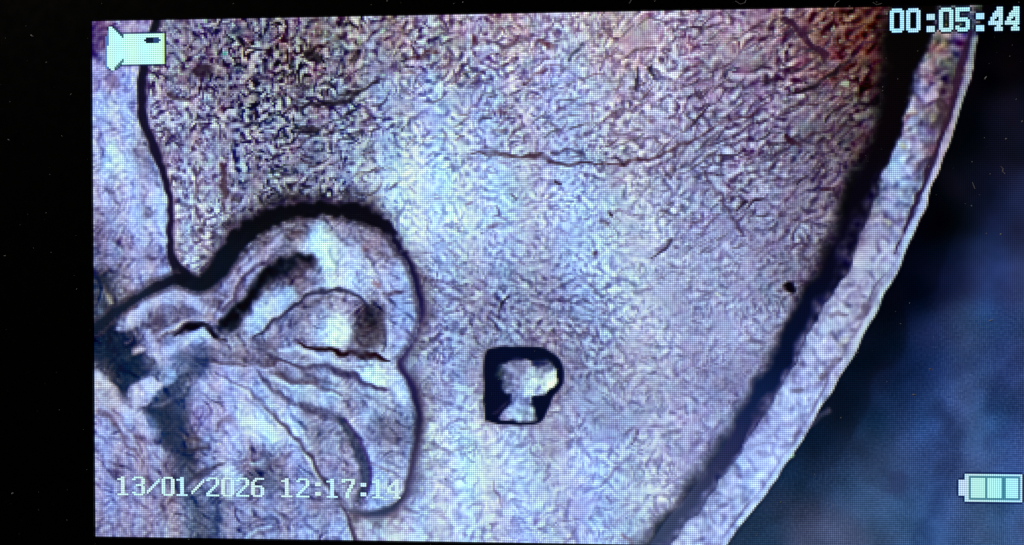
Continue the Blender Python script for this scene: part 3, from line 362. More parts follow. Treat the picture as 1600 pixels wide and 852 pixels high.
for pts, c, a in (([(213, 546, 9), (219, 546, 10)], (206, 190, 210), .8), ([(385, 514, 10), (400, 500, 20), (420, 484, 24), (440, 468, 22), (456, 456, 16)], (164, 200, 244), .7), ([(366, 540, 6), (378, 530, 7), (390, 518, 6)], (150, 172, 226), .7), ([(342, 495, 5), (362, 482, 7), (378, 462, 6), (392, 440, 6), (404, 424, 4)], (150, 156, 226), .75),
                  ([(336, 468, 4), (350, 452, 8), (366, 430, 8), (378, 412, 6)], (150, 146, 214), .6), ([(370, 420, 4), (392, 400, 8), (424, 388, 8), (440, 380, 5)], (176, 160, 200), .65), ([(524, 504, 26), (530, 520, 32), (520, 532, 22)], (200, 232, 248), .65), ([(500, 382, 28), (522, 396, 44), (510, 410, 30)], (190, 222, 246), .4), ([(520, 440, 16), (560, 436, 14)], (186, 216, 244), .5),
                  ([(550, 380, 8), (596, 408, 10)], (176, 180, 226), .5), ([(436, 545, 10), (460, 550, 9), (500, 556, 9), (528, 566, 8)], (158, 180, 232), .65), ([(574, 580, 12), (592, 590, 26), (602, 598, 14)], (190, 226, 250), .7), ([(600, 566, 6), (612, 548, 9), (614, 525, 8), (624, 512, 6)], (168, 190, 232), .55), ([(625, 470, 16), (640, 485, 12)], (140, 170, 232), .5),
                  ([(380, 645, 30), (410, 660, 34), (440, 684, 22)], (180, 206, 246), .55), ([(460, 610, 14), (490, 622, 22), (510, 632, 14)], (168, 202, 244), .55), ([(350, 620, 10), (372, 632, 14), (400, 640, 10)], (164, 180, 240), .6), ([(540, 612, 16), (556, 618, 12)], (176, 206, 240), .4), ([(572, 710, 12), (590, 702, 16)], (170, 184, 232), .6), ([(482, 700, 8), (470, 690, 10)], (174, 192, 240), .5),
                  ([(395, 726, 6), (406, 725, 7)], (150, 206, 232), .8), ([(355, 730, 16), (360, 745, 22), (356, 775, 12)], (176, 222, 250), .6), ([(352, 695, 9), (358, 700, 9)], (170, 190, 232), .5), ([(245, 702, 7), (250, 710, 10)], (176, 184, 240), .6), ([(178, 630, 10), (200, 640, 12), (215, 655, 14), (224, 672, 10)], (164, 168, 218), .55), ([(154, 685, 9), (160, 684, 9)], (160, 176, 244), .6),
                  ([(385, 690, 12), (375, 670, 10)], (170, 168, 232), .5), ([(500, 815, 12), (470, 830, 10), (392, 842, 8)], (160, 184, 240), .4), ([(375, 800, 16), (390, 796, 12)], (150, 170, 240), .45), ([(190, 395, 10), (175, 375, 10)], (160, 206, 240), .3), ([(176, 225, 14), (184, 240, 16), (192, 256, 12)], (182, 224, 248), .7), ([(232, 312, 10), (250, 320, 12), (250, 345, 9)], (168, 190, 242), .6),
                  ([(205, 345, 24), (222, 360, 18), (212, 328, 14)], (164, 176, 240), .55), ([(158, 178, 12), (180, 160, 20), (190, 170, 18)], (164, 190, 244), .45), ([(165, 460, 7), (172, 472, 6)], (200, 196, 140), .6), ([(160, 486, 9), (162, 500, 8)], (110, 150, 190), .6), ([(200, 42, 8), (235, 44, 6)], (170, 170, 200), .5), ([(168, 35, 5), (186, 35, 6)], (208, 208, 240), .8),
                  ([(490, 545, 3), (500, 540, 4)], (180, 170, 190), .5), ([(520, 370, 8), (500, 362, 8)], (150, 170, 150), .3), ([(275, 462, 16), (262, 475, 12)], (152, 166, 224), .6), ([(300, 466, 10), (312, 486, 10)], (150, 156, 216), .5), ([(320, 600, 5), (345, 590, 9)], (150, 160, 232), .5), ([(615, 700, 8), (630, 740, 8)], (150, 186, 226), .4)):
    stroke(pts, c, a, 5)
for pts, c, a, s in (
        ([(486, 400, 5), (466, 403, 12), (446, 411, 19), (428, 424, 20), (412, 438, 20), (398, 456, 20), (384, 474, 22), (368, 492, 22), (352, 506, 15), (343, 514, 6)], (14, 22, 38), .9, 9), ([(476, 414, 14), (492, 408, 14)], (44, 42, 62), .5, 8), ([(404, 462, 10), (424, 444, 12), (446, 430, 12), (470, 424, 8)], (60, 58, 84), .55, 8),
        ([(470, 541, 3), (492, 545, 5), (520, 548, 7), (550, 552, 7), (575, 558, 8), (598, 561, 5), (608, 562, 2)], (36, 22, 38), .85, 3), ([(276, 522, 4), (290, 514, 8), (303, 508, 10), (316, 509, 10), (328, 517, 9), (336, 522, 5)], (24, 24, 44), .8, 4),
        ([(310, 545, 14), (340, 552, 8)], (78, 82, 124), .4, 8), ([(448, 486, 4), (470, 468, 5), (478, 462, 4)], (52, 58, 100), .6, 3), ([(344, 488, 3), (362, 470, 4), (378, 446, 4), (392, 424, 3)], (86, 82, 130), .5, 3), ([(430, 590, 4), (470, 604, 6), (500, 612, 5)], (92, 94, 140), .5, 5),
        ([(470, 640, 8), (496, 655, 10), (520, 672, 8)], (84, 88, 130), .45, 7), ([(360, 560, 4), (420, 566, 5), (470, 576, 4)], (84, 80, 110), .5, 4), ([(395, 630, 4), (430, 655, 6), (460, 684, 7), (485, 716, 6)], (88, 90, 140), .4, 5), ([(600, 450, 4), (612, 462, 5), (616, 480, 4)], (88, 92, 140), .5, 4),
        ([(555, 600, 4), (575, 612, 5), (600, 622, 4)], (92, 100, 150), .45, 4), ([(590, 670, 8), (620, 690, 8)], (84, 92, 132), .5, 6), ([(152, 640, 4), (170, 655, 5), (190, 676, 5), (206, 700, 4)], (92, 80, 116), .5, 4), ([(340, 455, 4), (352, 462, 8), (364, 466, 5)], (70, 62, 92), .5, 4)):
    stroke(pts, c, a, s)
def fold(pts, w, side, dark=(58, 58, 94), light=(182, 196, 240), ad=.8, al=.65):   # a crease with its lit shoulder
    S = spline(pts, 5); T = np.gradient(S, axis=0); L = np.hypot(T[:, 0], T[:, 1]) + 1e-6
    N = np.stack([-T[:, 1] / L, T[:, 0] / L], 1) * side
    tp = np.sin(np.linspace(.12, np.pi - .12, len(S))) ** .5
    A = np.column_stack([S + N * w * .95, tp * w * 1.1]); B = np.column_stack([S, tp * w])
    over(al * AMOD * (1 - smooth(-3, 5, line_dist(A, wobf * 1.3, wobg * 1.3))), light)
    over(ad * AMOD * (1 - smooth(-2, 3.5, line_dist(B, wobf * 1.3, wobg * 1.3))), dark)
fold([(348, 486), (366, 464), (382, 436), (404, 414), (430, 398)], 5, -1, (74, 66, 112), (170, 166, 222))
fold([(396, 528), (420, 512), (446, 488), (470, 468), (490, 456), (520, 452), (548, 458), (574, 474)], 5, -1, (52, 56, 92), (168, 190, 236), .75, .5)
fold([(436, 548), (470, 556), (510, 566), (545, 574), (580, 572)], 6, -1, (96, 96, 136), (180, 200, 240), .5, .75)
fold([(420, 556), (456, 572), (500, 572), (545, 586), (580, 602), (600, 608)], 8, -1, (66, 68, 116), (176, 204, 244), .75, .5)
fold([(430, 584), (460, 596), (500, 602), (534, 616)], 8, 1, (84, 76, 108), (166, 200, 244), .7, .8)
fold([(384, 560), (412, 590), (440, 618), (476, 640), (510, 652), (536, 668)], 8, 1, (70, 72, 118), (160, 168, 220), .65, .4)
fold([(350, 592), (390, 612), (425, 646), (458, 678), (486, 712), (505, 745)], 5, 1, (84, 84, 132), (186, 204, 246), .6, .7)
fold([(330, 566), (380, 572), (430, 566), (470, 574)], 5, 1, (84, 74, 108), (170, 174, 232), .6, .6)
fold([(300, 500), (284, 512), (262, 520), (246, 534)], 6, 1, (66, 58, 92), (152, 164, 220), .6, .7)
fold([(246, 470), (262, 462), (288, 462), (308, 476), (332, 484)], 7, 1, (92, 92, 140), (160, 170, 226), .3, .6)
fold([(210, 500), (232, 484), (252, 470)], 8, -1, (80, 74, 116), (158, 164, 220), .3, .6)
fold([(300, 604), (286, 622), (262, 638), (240, 640)], 6, 1, (40, 58, 98), (120, 136, 190), .5, .4)
fold([(556, 610), (584, 622), (612, 640)], 5, -1, (88, 98, 146), (170, 200, 240), .5, .5)
fold([(150, 640), (178, 660), (202, 690), (222, 722)], 6, -1, (96, 82, 120), (168, 166, 216), .6, .6)
fold([(292, 760), (312, 744), (340, 730), (352, 722)], 6, 1, (56, 62, 104), (150, 150, 206), .6, .5)
fold([(600, 478), (596, 500), (604, 524), (600, 548)], 6, -1, (56, 54, 78), (160, 186, 230), .6, .6)
fold([(440, 360), (420, 384), (396, 402), (372, 424)], 6, -1, (78, 76, 108), (166, 156, 200), .4, .6)
fold([(376, 800), (400, 792), (430, 800), (450, 816)], 5, 1, (92, 96, 140), (150, 170, 232), .4, .5)
fold([(386, 846), (400, 834), (424, 828)], 5, -1, (84, 90, 140), (160, 196, 246), .4, .7)
fold([(572, 340), (596, 356), (612, 380), (622, 402)], 9, 1, (60, 56, 78), (150, 146, 186), .5, .4)
for pts, c, a, s in (
        ([(188, 510, 8), (200, 500, 14), (214, 492, 15), (232, 478, 15), (250, 467, 14), (270, 458, 14), (288, 459, 14), (300, 470, 12), (316, 480, 12), (340, 490, 8)], (168, 174, 228), .8, 5),
        ([(248, 490, 12), (270, 480, 16), (290, 488, 14), (274, 498, 12)], (92, 90, 140), .65, 6), ([(222, 508, 10), (240, 500, 12), (262, 496, 10)], (84, 80, 124), .55, 6),
        ([(262, 518, 4), (276, 509, 5), (294, 500, 6), (314, 495, 6), (332, 494, 5)], (184, 170, 184), .75, 3), ([(232, 520, 10), (242, 534, 18), (246, 548, 12)], (160, 160, 222), .8, 5),
        ([(256, 548, 12), (272, 540, 18), (288, 538, 14)], (158, 172, 234), .8, 5), ([(290, 532, 10), (304, 526, 12), (318, 528, 10)], (164, 192, 246), .85, 4), ([(278, 560, 14), (300, 556, 18), (326, 554, 14)], (66, 90, 142), .6, 7),
        ([(240, 560, 5), (256, 566, 6), (272, 562, 5)], (140, 150, 208), .6, 4), ([(224, 552, 4), (234, 562, 6), (230, 576, 5)], (54, 66, 104), .6, 4), ([(206, 620, 8), (220, 606, 14), (238, 598, 14), (250, 600, 8)], (178, 180, 232), .8, 4), ([(222, 616, 5), (224, 612, 5)], (214, 206, 226), .8, 3),
        ([(254, 600, 6), (262, 594, 10), (272, 584, 6)], (130, 170, 230), .75, 4), ([(152, 455, 7), (156, 470, 7), (160, 490, 6)], (112, 140, 180), .6, 5), ([(196, 535, 6), (204, 530, 5)], (90, 84, 126), .6, 4), ([(196, 556, 8), (202, 550, 7)], (70, 100, 130), .5, 4),
        ([(150, 582, 8), (160, 592, 12), (172, 608, 12), (184, 626, 12), (196, 642, 10)], (186, 178, 206), .7, 5), ([(340, 545, 8), (338, 532, 6), (345, 522, 5)], (160, 146, 166), .5, 4)):
    stroke(pts, c, a, s)
for s_ in (FOLD,): over((1 - smooth(-4, 5, line_dist(spline(s_, 4), wobf, wobg))) * .72, (36, 56, 92))
over((1 - smooth(-2, 3, line_dist(spline([(p[0] + 8, p[1], 4) for p in FOLD], 4)))) * .55, (66, 44, 132))
over((1 - smooth(-2.5, 3, line_dist(spline(NECK, 4), wobf, wobg))) * spread([(400, 630, .3), (450, 670, .4), (490, 720, .7), (530, 780, .5), (550, 830, 1)], 30)[..., 0] * .8, (52, 44, 74))
over((1 - smooth(-1, 3, line_dist(spline([(p[0] - 7, p[1] + 3, 4) for p in NECK[2:]], 4)))) * .2, (168, 186, 196))
def gblur(a, sig):
    H = np.exp(-2 * (np.pi * sig) ** 2 * (np.fft.fftfreq(NU)[None, :] ** 2 + np.fft.fftfreq(NV)[:, None] ** 2)); return np.stack([np.real(np.fft.ifft2(np.fft.fft2(a[..., c]) * H)) for c in range(a.shape[-1])], -1)
mr = (d_rel < 0)[..., None] * 1.0; lowf = gblur(IMG * mr, 7) / np.maximum(gblur(mr, 7), .05)
IMG = np.where(mr > 0, np.clip(lowf * 1.02 - 3 + 1.3 * (IMG - lowf), 3, 250), IMG)
# fine light/dark relief grain over everything inside
hf = facet(gau(1.2, 107) + .6 * gau(2.4, 117)) * 11 + gau(.6, 108) * 3 + 3
IMG = np.where((d_rel < 0)[..., None], np.clip(IMG + (hf * np.clip((IMG.mean(-1) - 15) / 120, .12, 1))[..., None], 1, 252), IMG)
# contour grooves of the portrait
gc = np.array([0, 1, 5]) + spread([(230, 60, 4, 8, 18), (225, 150, 8, 6, 26), (250, 260, 12, 8, 30), (266, 340, 22, 12, 40), (270, 400, 14, 10, 30), (300, 440, 3, 10, 18), (200, 475, 16, 24, 40), (350, 410, 2, 10, 20), (400, 350, 1, 3, 8), (500, 325, 1, 2, 8), (590, 345, 2, 2, 10), (630, 400, 14, 10, 40), (655, 470, 14, 10, 50), (655, 520, 56, 48, 112), (630, 560, 40, 30, 72), (640, 600, 30, 24, 70),
             (652, 650, 22, 22, 48), (650, 700, 50, 44, 70), (640, 750, 66, 60, 90), (600, 797, 24, 52, 92), (560, 800, 70, 80, 110)], 30)
aj = 1 - smooth(-5, 5, d_jaw + 2 * gau(1.1, 147) * (d_rel > -30) * (Y < 400)); aj *= np.where((np.abs(X - 652) < 14) & (np.abs(Y - 520) < 18), .7, 1)
over(aj * .97, gc); over((1 - smooth(-3, 3, d_hair)) * .96, gc)
over((1 - smooth(0, 7, d_jaw - 2)) * (d_jaw > 0) * (d_rel < 0) * .5 * (Y < 560) * (Y > 330), (58, 52, 74))

# ---- 6. the mint mark P, standing in its own dark moat
wP = gau(2.2, 111) * .7
over((1 - smooth(0, 13, d_P)) * .35, (92, 88, 118)); over((1 - smooth(-2.4, 2.6, d_P + wP)), (2, 10, 38))
pf = spread([(798, 568, 112, 112, 148), (815, 572, 130, 128, 168), (850, 566, 50, 66, 124), (862, 570, 80, 110, 170), (778, 580, 52, 76, 96), (784, 592, 30, 50, 76), (795, 590, 110, 110, 156), (792, 604, 78, 92, 124), (806, 602, 122, 120, 172), (815, 590, 140, 142, 182), (830, 592, 176, 206, 226), (850, 582, 150, 170, 214), (862, 588, 206, 244, 246), (848, 600, 206, 242, 246), (826, 606, 186, 214, 234), (838, 610, 150, 170, 230), (816, 620, 140, 162, 224), (800, 620, 96, 110, 166), (804, 630, 110, 126, 186), (810, 633, 130, 150, 216), (820, 632, 90, 104, 176), (802, 645, 180, 210, 240), (815, 642, 186, 226, 238), (832, 645, 170, 200, 226), (790, 651, 130, 124, 170), (826, 654, 150, 160, 200)], 6.5)
ap = (1 - smooth(-3.5, 3.5, d_Pf + gau(1.2, 112) * 1.5))
IMG = IMG * (1 - ap[..., None]) + np.clip(pf + (gau(1.1, 113) * 14 + gau(.6, 114) * 13 - 4)[..., None], 0, 250) * ap[..., None]
for pts, c, a in (([(836, 570, 4), (848, 568, 8), (856, 567, 4)], (10, 18, 66), .8), ([(800, 562, 4), (815, 561, 5)], (40, 44, 96), .6), ([(782, 585, 8), (786, 590, 6)], (50, 70, 70), .7), ([(798, 602, 10), (792, 598, 6)], (70, 86, 124), .6), ([(770, 646, 3), (790, 636, 5), (796, 626, 3)], (56, 44, 88), .7), ([(836, 608, 5), (842, 606, 5)], (86, 108, 190), .7),
                  ([(818, 598, 5), (834, 590, 5)], (92, 100, 140), .4), ([(815, 636, 5), (822, 633, 5)], (96, 108, 176), .6)):
    stroke(pts, c, a, 2.2)

# ---- 7. finishing: sharpening by the microscope, soft moire, coarse sensor noise
def blur(a, k=1):
    for _ in range(k):
        p = np.pad(a, ((1, 1), (1, 1), (0, 0)), 'edge')
        a = (p[:-2, 1:-1] + p[2:, 1:-1] + p[1:-1, :-2] + p[1:-1, 2:] + 4 * p[1:-1, 1:-1]) / 8
    return a
IMG = blur(IMG, 1) * .4 + IMG * .6; _hp = .45 * (IMG - blur(IMG, 4)); _dk = 1 - smooth(12, 60, IMG.mean(-1))[..., None]; IMG = IMG + np.maximum(_hp, -34) * (1 - .8 * _dk)
_l = (IMG @ np.array([.3, .59, .11]))[..., None]; _d = np.where(X + 0 * Y > 0, 1, 1); IMG = np.where(((dO < 0) | (d_rel < 0))[..., None], (_l + (IMG - _l) * (.93 + .2 * (1 - smooth(25, 90, _l)))) * np.array([.985, 1.01, 1.05]) + np.array([3, 1, -2]), _l + (IMG - _l) * .86 - 2)
_l = (IMG @ np.array([.3, .59, .11])); _p = np.stack([np.interp(_l, [0, 60, 110, 150, 190, 250], c) for c in ([2, 62, 112, 150, 182, 235], [4, 50, 106, 150, 194, 248], [16, 76, 148, 202, 238, 252])], -1)
_w = (.38 * (1 - .75 * smooth(1100, 1350, X) * (1 - smooth(200, 420, Y))) * (1 - .75 * (1 - smooth(60, 240, Y))) * ((dO < 0) | (d_rel < 0)) * smooth(25, 60, _l))[..., None]
IMG = IMG * (1 - _w) + _p * _w
IMG = np.where((IMG.mean(-1) > 150)[..., None], IMG + (IMG.mean(-1) - 150)[..., None] * np.array([-.03, .05, .03]), IMG)
IMG[..., 0] = np.roll(IMG[..., 0], 0, 1); half = .5 * (IMG[..., 2] + np.roll(IMG[..., 2], -1, 1)); IMG[..., 2] = .6 * IMG[..., 2] + .4 * half
IMG = np.clip(IMG, 0, 250)

# ---- which cell belongs to which thing in the picture
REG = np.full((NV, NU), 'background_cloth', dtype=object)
REG[(dO < 0) & (dI >= 0)] = 'coin_rim'
REG[(dI < 0) & (dF >= -4)] = 'rim_groove'
REG[(dF < -4)] = 'coin_field'
REG[(d_rel < 0)] = 'coin_relief'
REG[((d_jaw < 1.5) | (d_hair < 1.5))] = 'contour_groove'
REG[dark_dot < 1.5] = 'pit_mark'
REG[(d_P < 0)] = 'mint_mark_moat'
REG[(d_Pf < 0)] = 'mint_mark'

# ---- 8. lettering and icons of the screen menu, on the cell grid
FONT7 = {'0': '.#####.|##...##|##...##|##...##|##...##|##...##|##...##|##...##|##...##|.#####.', '1': '..##...|####...|..##...|..##...|..##...|..##...|..##...|..##...|..##...|######.', '2': '.#####.|##...##|.....##|.....##|....##.|...##..|..##...|.##....|##.....|#######',
         '3': '.#####.|##...##|.....##|.....##|..####.|.....##|.....##|.....##|##...##|.#####.', '4': '....##.|...###.|..####.|.##.##.|##..##.|##..##.|#######|....##.|....##.|...####', '6': '..#####|.##....|##.....|##.....|######.|##...##|##...##|##...##|##...##|.#####.',
         '7': '#######|##...##|.....##|....##.|....##.|...##..|...##..|..##...|..##...|..##...', '/': '.......|......#|.....##|....##.|...##..|..##...|.##....|##.....|#......|.......', ':': '.......|.......|..###..|..###..|.......|.......|.......|..###..|..###..|.......'}
FONT8 = {'0': '.#####..|#######.|##...##.|##...##.|##...##.|##...##.|##...##.|##...##.|##...##.|##...##.|#######.|.#####..', '5': '#######.|#######.|##......|##......|##......|######..|#######.|.....##.|.....##.|##...##.|#######.|.#####..',
         '4': '....###.|....###.|...####.|..#####.|..#####.|.###.##.|.##..##.|#######.|#######.|....##..|...####.|...####.', ':': '........|........|........|..####..|..####..|..####..|........|........|........|..####..|..####..|..####..'}
TXT = (178, 226, 248)
GLYPHS = []                               # (part, sub-part, mask)
def put(glyph, u0, v0, part, sub, col):
    m = np.zeros((NV, NU), bool)
    for r, row in enumerate(glyph.split('|')):
        for c, q in enumerate(row):
            if q == '#' and 0 <= v0 + r < NV and 0 <= u0 + c < NU: m[v0 + r, u0 + c] = True
    n = np.roll(m, 1, 0) | np.roll(m, -1, 0) | np.roll(m, 1, 1) | np.roll(m, -1, 1)
    return m, n & ~m
def text(s, x, y, font, part, names, col, dark, pitch=8):
    u0, v0 = photo_to_cell(x, y); u0 = int(round(float(u0))); v0 = int(round(float(v0)))
    tot = np.zeros((NV, NU), bool); ring = np.zeros((NV, NU), bool); gl = []
    for i, q in enumerate(s):
        if q == ' ': continue
        m, n = put(font[q], u0 + i * pitch, v0, part, q, col); tot |= m; ring |= n; gl.append((names.get(q, 'digit'), m))
    ring &= ~tot
    IMG[ring] = IMG[ring] * (1 - dark) + np.array([2, 6, 30]) * dark
    IMG[tot] = np.array(col) + np.random.default_rng(3).normal(0, 4, (tot.sum(), 1))
    for nm, m in gl: GLYPHS.append((part, nm, m))
text('13/01/2026 12:17:14', 183.5, 743.5, FONT7, 'date_and_time_text', {'/': 'slash', ':': 'colon'}, (200, 234, 250), .10)
text('00:05:44', 1391.5, 14.5, FONT8, 'elapsed_time_text', {':': 'colon'}, (176, 226, 250), .75)
# camera icon
cam_px = [(169, 44), (174, 42), (180, 45), (190, 54), (254, 52), (258, 56), (258, 97), (254, 100), (191, 101), (181, 108), (174, 110), (168, 105)]
dc = inside(cam_px, False); mcam = dc < 0
over((1 - smooth(1.0, 3.6, np.abs(dc + .2))) * .85 * (dc > -1.5), (24, 40, 84)); over(((X < 170) & (np.abs(dc) < 3.2) & (Y > 48) & (Y < 106)) * .8, (90, 140, 226))
IMG[mcam] = (196, 252, 250); IMG[mcam & (X > 255)] = (196, 246, 160)
IMG[mcam & (line_dist([(181, 47, 2.2), (192, 57, 2.6)]) < .5)] = (50, 90, 110); IMG[mcam & (line_dist([(181, 107, 2.2), (192, 95, 2.6)]) < .5)] = (70, 120, 130)
_a, _b = photo_to_cell(227, 57.6); _a = int(round(float(_a))); _b = int(round(float(_b))); mlens = np.zeros((NV, NU), bool); mlens[_b:_b + 3, _a:_a + 7] = True; mlens[_b + 1, _a - 1:_a + 8] = True
IMG[mlens] = (8, 22, 52); IMG[mlens & (X > 240)] = (40, 70, 130)
# battery icon
def cells(x0, y0, x1, y1):
    a, b = photo_to_cell(x0, y0); c, d = photo_to_cell(x1, y1); m = np.zeros((NV, NU), bool)
    m[int(round(float(b))):int(round(float(d))), int(round(float(a))):int(round(float(c)))] = True; return m
bo = cells(1508.5, 740, 1598.5, 785); bi = cells(1513.5, 744.5, 1594.5, 781); bt = cells(1499, 749.5, 1509, 775.5)
ringb = bo | bt; e = np.roll(ringb, 1, 0) | np.roll(ringb, -1, 0) | np.roll(ringb, 1, 1) | np.roll(ringb, -1, 1); e &= ~ringb
IMG[e] = IMG[e] * .3 + np.array([10, 24, 80]) * .7
IMG[bi] = (72, 132, 160); IMG[(bo & ~bi) | bt] = (178, 222, 246); IMG[bt] = (186, 216, 250)
bars = [cells(1516.5, 746.5, 1540, 779), cells(1543.5, 746.5, 1566, 779), cells(1570, 747, 1592, 779)]
for b in bars: IMG[b] = (176, 234, 246)

# ================================================================ geometry
def nodes(name):
    m = bpy.data.materials.new(name); m.use_nodes = True; nt = m.node_tree
    return m, nt, nt.nodes['Principled BSDF']
def mathn(nt, op, a, b=None, c=None):
    n = nt.nodes.new('ShaderNodeMath'); n.operation = op
    for i, x in enumerate((a, b, c)):
        if x is None: continue
        if isinstance(x, (int, float)): n.inputs[i].default_value = x
        else: nt.links.new(x, n.inputs[i])
    return n.outputs[0]
def plastic(name, colr, rough, scale=900, bump=.15):
    m, nt, b = nodes(name)
    tc = nt.nodes.new('ShaderNodeTexCoord'); no = nt.nodes.new('ShaderNodeTexNoise'); no.inputs['Scale'].default_value = scale; no.inputs['Detail'].default_value = 4
    nt.links.new(tc.outputs['Object'], no.inputs['Vector'])
    mx = nt.nodes.new('ShaderNodeMix'); mx.data_type = 'RGBA'; nt.links.new(no.outputs['Fac'], mx.inputs['Factor'])
    mx.inputs[6].default_value = (*[c * .7 for c in colr], 1); mx.inputs[7].default_value = (*[c * 1.4 for c in colr], 1)
    nt.links.new(mx.outputs[2], b.inputs['Base Color'])
    nt.links.new(mathn(nt, 'MULTIPLY_ADD', no.outputs['Fac'], .12, rough - .06), b.inputs['Roughness'])
    bp = nt.nodes.new('ShaderNodeBump'); bp.inputs['Strength'].default_value = bump; bp.inputs['Distance'].default_value = .00005
    nt.links.new(no.outputs['Fac'], bp.inputs['Height']); nt.links.new(bp.outputs['Normal'], b.inputs['Normal'])
    return m
def lcd_material():                       # every cell gives off its own colour; thin dark wires run between cells
    m, nt, b = nodes('lcd_cells')
    at = nt.nodes.new('ShaderNodeAttribute'); at.attribute_name = 'cell_colour'
    uv = nt.nodes.new('ShaderNodeUVMap'); uv.uv_map = 'cells'
    sp = nt.nodes.new('ShaderNodeSeparateXYZ'); nt.links.new(uv.outputs[0], sp.inputs[0])
    def gap(x, lo, depth):
        f = mathn(nt, 'FRACT', x); d = mathn(nt, 'ABSOLUTE', mathn(nt, 'SUBTRACT', f, .5))
        mr = nt.nodes.new('ShaderNodeMapRange'); mr.interpolation_type = 'SMOOTHSTEP'; nt.links.new(d, mr.inputs[0])
        mr.inputs[1].default_value = lo; mr.inputs[2].default_value = .5; mr.inputs[3].default_value = 1; mr.inputs[4].default_value = 1 - depth
        return mr.outputs[0], f
    gy, fy = gap(sp.outputs[1], .20, ROWGAP); gx, fx = gap(sp.outputs[0], .22, COLGAP)
    k = mathn(nt, 'MULTIPLY', mathn(nt, 'MULTIPLY', gx, gy), GAIN)
    # blue, green and red stripes inside a cell, softly separated
    cc = nt.nodes.new('ShaderNodeCombineColor')
    for i, c0 in enumerate((.80, .50, .20)):
        d = mathn(nt, 'ABSOLUTE', mathn(nt, 'SUBTRACT', fx, c0))
        mr = nt.nodes.new('ShaderNodeMapRange'); nt.links.new(d, mr.inputs[0]); mr.inputs[1].default_value = 0; mr.inputs[2].default_value = .6
        mr.inputs[3].default_value = 1 + STRIPE; mr.inputs[4].default_value = 1 - STRIPE
        nt.links.new(mathn(nt, 'MULTIPLY', mr.outputs[0], k), cc.inputs[i])
    mx = nt.nodes.new('ShaderNodeMix'); mx.data_type = 'RGBA'; mx.blend_type = 'MULTIPLY'; mx.inputs['Factor'].default_value = 1
    nt.links.new(at.outputs['Color'], mx.inputs[6]); nt.links.new(cc.outputs[0], mx.inputs[7]); mx.clamp_result = False
    b.inputs['Base Color'].default_value = (.002, .002, .003, 1); b.inputs['Roughness'].default_value = .3; b.inputs['Specular IOR Level'].default_value = .35
    nt.links.new(mx.outputs[2], b.inputs['Emission Color']); b.inputs['Emission Strength'].default_value = 1
    return m
ROWGAP, COLGAP, STRIPE, GAIN = .62, .42, .22, 1.36
LCD = lcd_material()
BLACK = plastic('black_glass_print', (.0012, .0011, .001), .3); BLACK.node_tree.nodes['Principled BSDF'].inputs['Specular IOR Level'].default_value = .12
CASE = plastic('black_case_plastic', (.012, .012, .012), .5, 1500, .4)
FILM = plastic('panel_back_film', (.01, .01, .012), .4)
DUST = plastic('dust', (.42, .42, .45), .9, 4000, .2)

def link(name, me, mat, parent=None, label=None):
    o = bpy.data.objects.new(name, me); col.objects.link(o)
    if mat and not me.materials: me.materials.append(mat)
    if parent: o.parent = parent
    if label: o['label'] = label
    return o
LIN = np.where(IMG / 255 <= .04045, IMG / 255 / 12.92, ((IMG / 255 + .055) / 1.055) ** 2.4)
def cell_part(name, mask, parent, label=None):
    vi, ui = np.nonzero(mask)
    if not len(vi): return None
    n = len(vi); stride = NU + 1
    q = np.stack([(vi + 1) * stride + ui, (vi + 1) * stride + ui + 1, vi * stride + ui + 1, vi * stride + ui], 1)
    ids, inv = np.unique(q.ravel(), return_inverse=True)
    uu = ids % stride; vv = ids // stride
    co = np.stack([(uu - NU / 2) * CELL, np.zeros(len(ids)), -(vv - NV / 2) * CELL], 1).astype(np.float32)
    me = bpy.data.meshes.new(name); me.vertices.add(len(ids)); me.vertices.foreach_set('co', co.ravel())
    me.loops.add(4 * n); me.loops.foreach_set('vertex_index', inv.ravel().astype(np.int32))
    me.polygons.add(n); me.polygons.foreach_set('loop_start', np.arange(0, 4 * n, 4, dtype=np.int32))
    me.update(calc_edges=True)
    a = me.attributes.new('cell_colour', 'FLOAT_COLOR', 'FACE')
    c = np.ones((n, 4), np.float32); c[:, :3] = LIN[vi, ui]; a.data.foreach_set('color', c.ravel())
    uv = me.uv_layers.new(name='cells')
    w_ = np.stack([uu[inv.ravel()], -vv[inv.ravel()]], 1).astype(np.float32) + np.array([0, 1000], np.float32); uv.data.foreach_set('uv', w_.ravel())
    return link(name, me, LCD, parent, label)
def rounded(w_, h_, r, n=8):
    pts = []
    for cx, cy, a0 in ((w_ - r, h_ - r, 0), (-w_ + r, h_ - r, 90), (-w_ + r, -h_ + r, 180), (w_ - r, -h_ + r, 270)):
        for i in range(n + 1):
            a = math.radians(a0 + 90 * i / n); pts.append((cx + r * math.cos(a), cy + r * math.sin(a)))
    return pts
def ring_mesh(name, outer, inner, y0, y1, bev=0.0):   # a flat frame with a hole, front at y0 (towards the viewer), back at y1
    n = len(outer); V = []; F = []
    rows = [(inner, y1, 0), (inner, y0, 0), (outer, y0, bev), (outer, y0 + bev, 0), (outer, y1, 0)]
    for pts, y, sh in rows:
        for x, z in pts:
            L = math.hypot(x, z); V.append((x - x / L * sh, y, z - z / L * sh))
    for k in range(4):
        for i in range(n):
            j = (i + 1) % n; F.append((k * n + i, k * n + j, (k + 1) * n + j, (k + 1) * n + i))
    for i in range(n):
        j = (i + 1) % n; F.append((4 * n + i, 4 * n + j, j, i))
    me = bpy.data.meshes.new(name); me.from_pydata(V, [], F); me.update(); return me
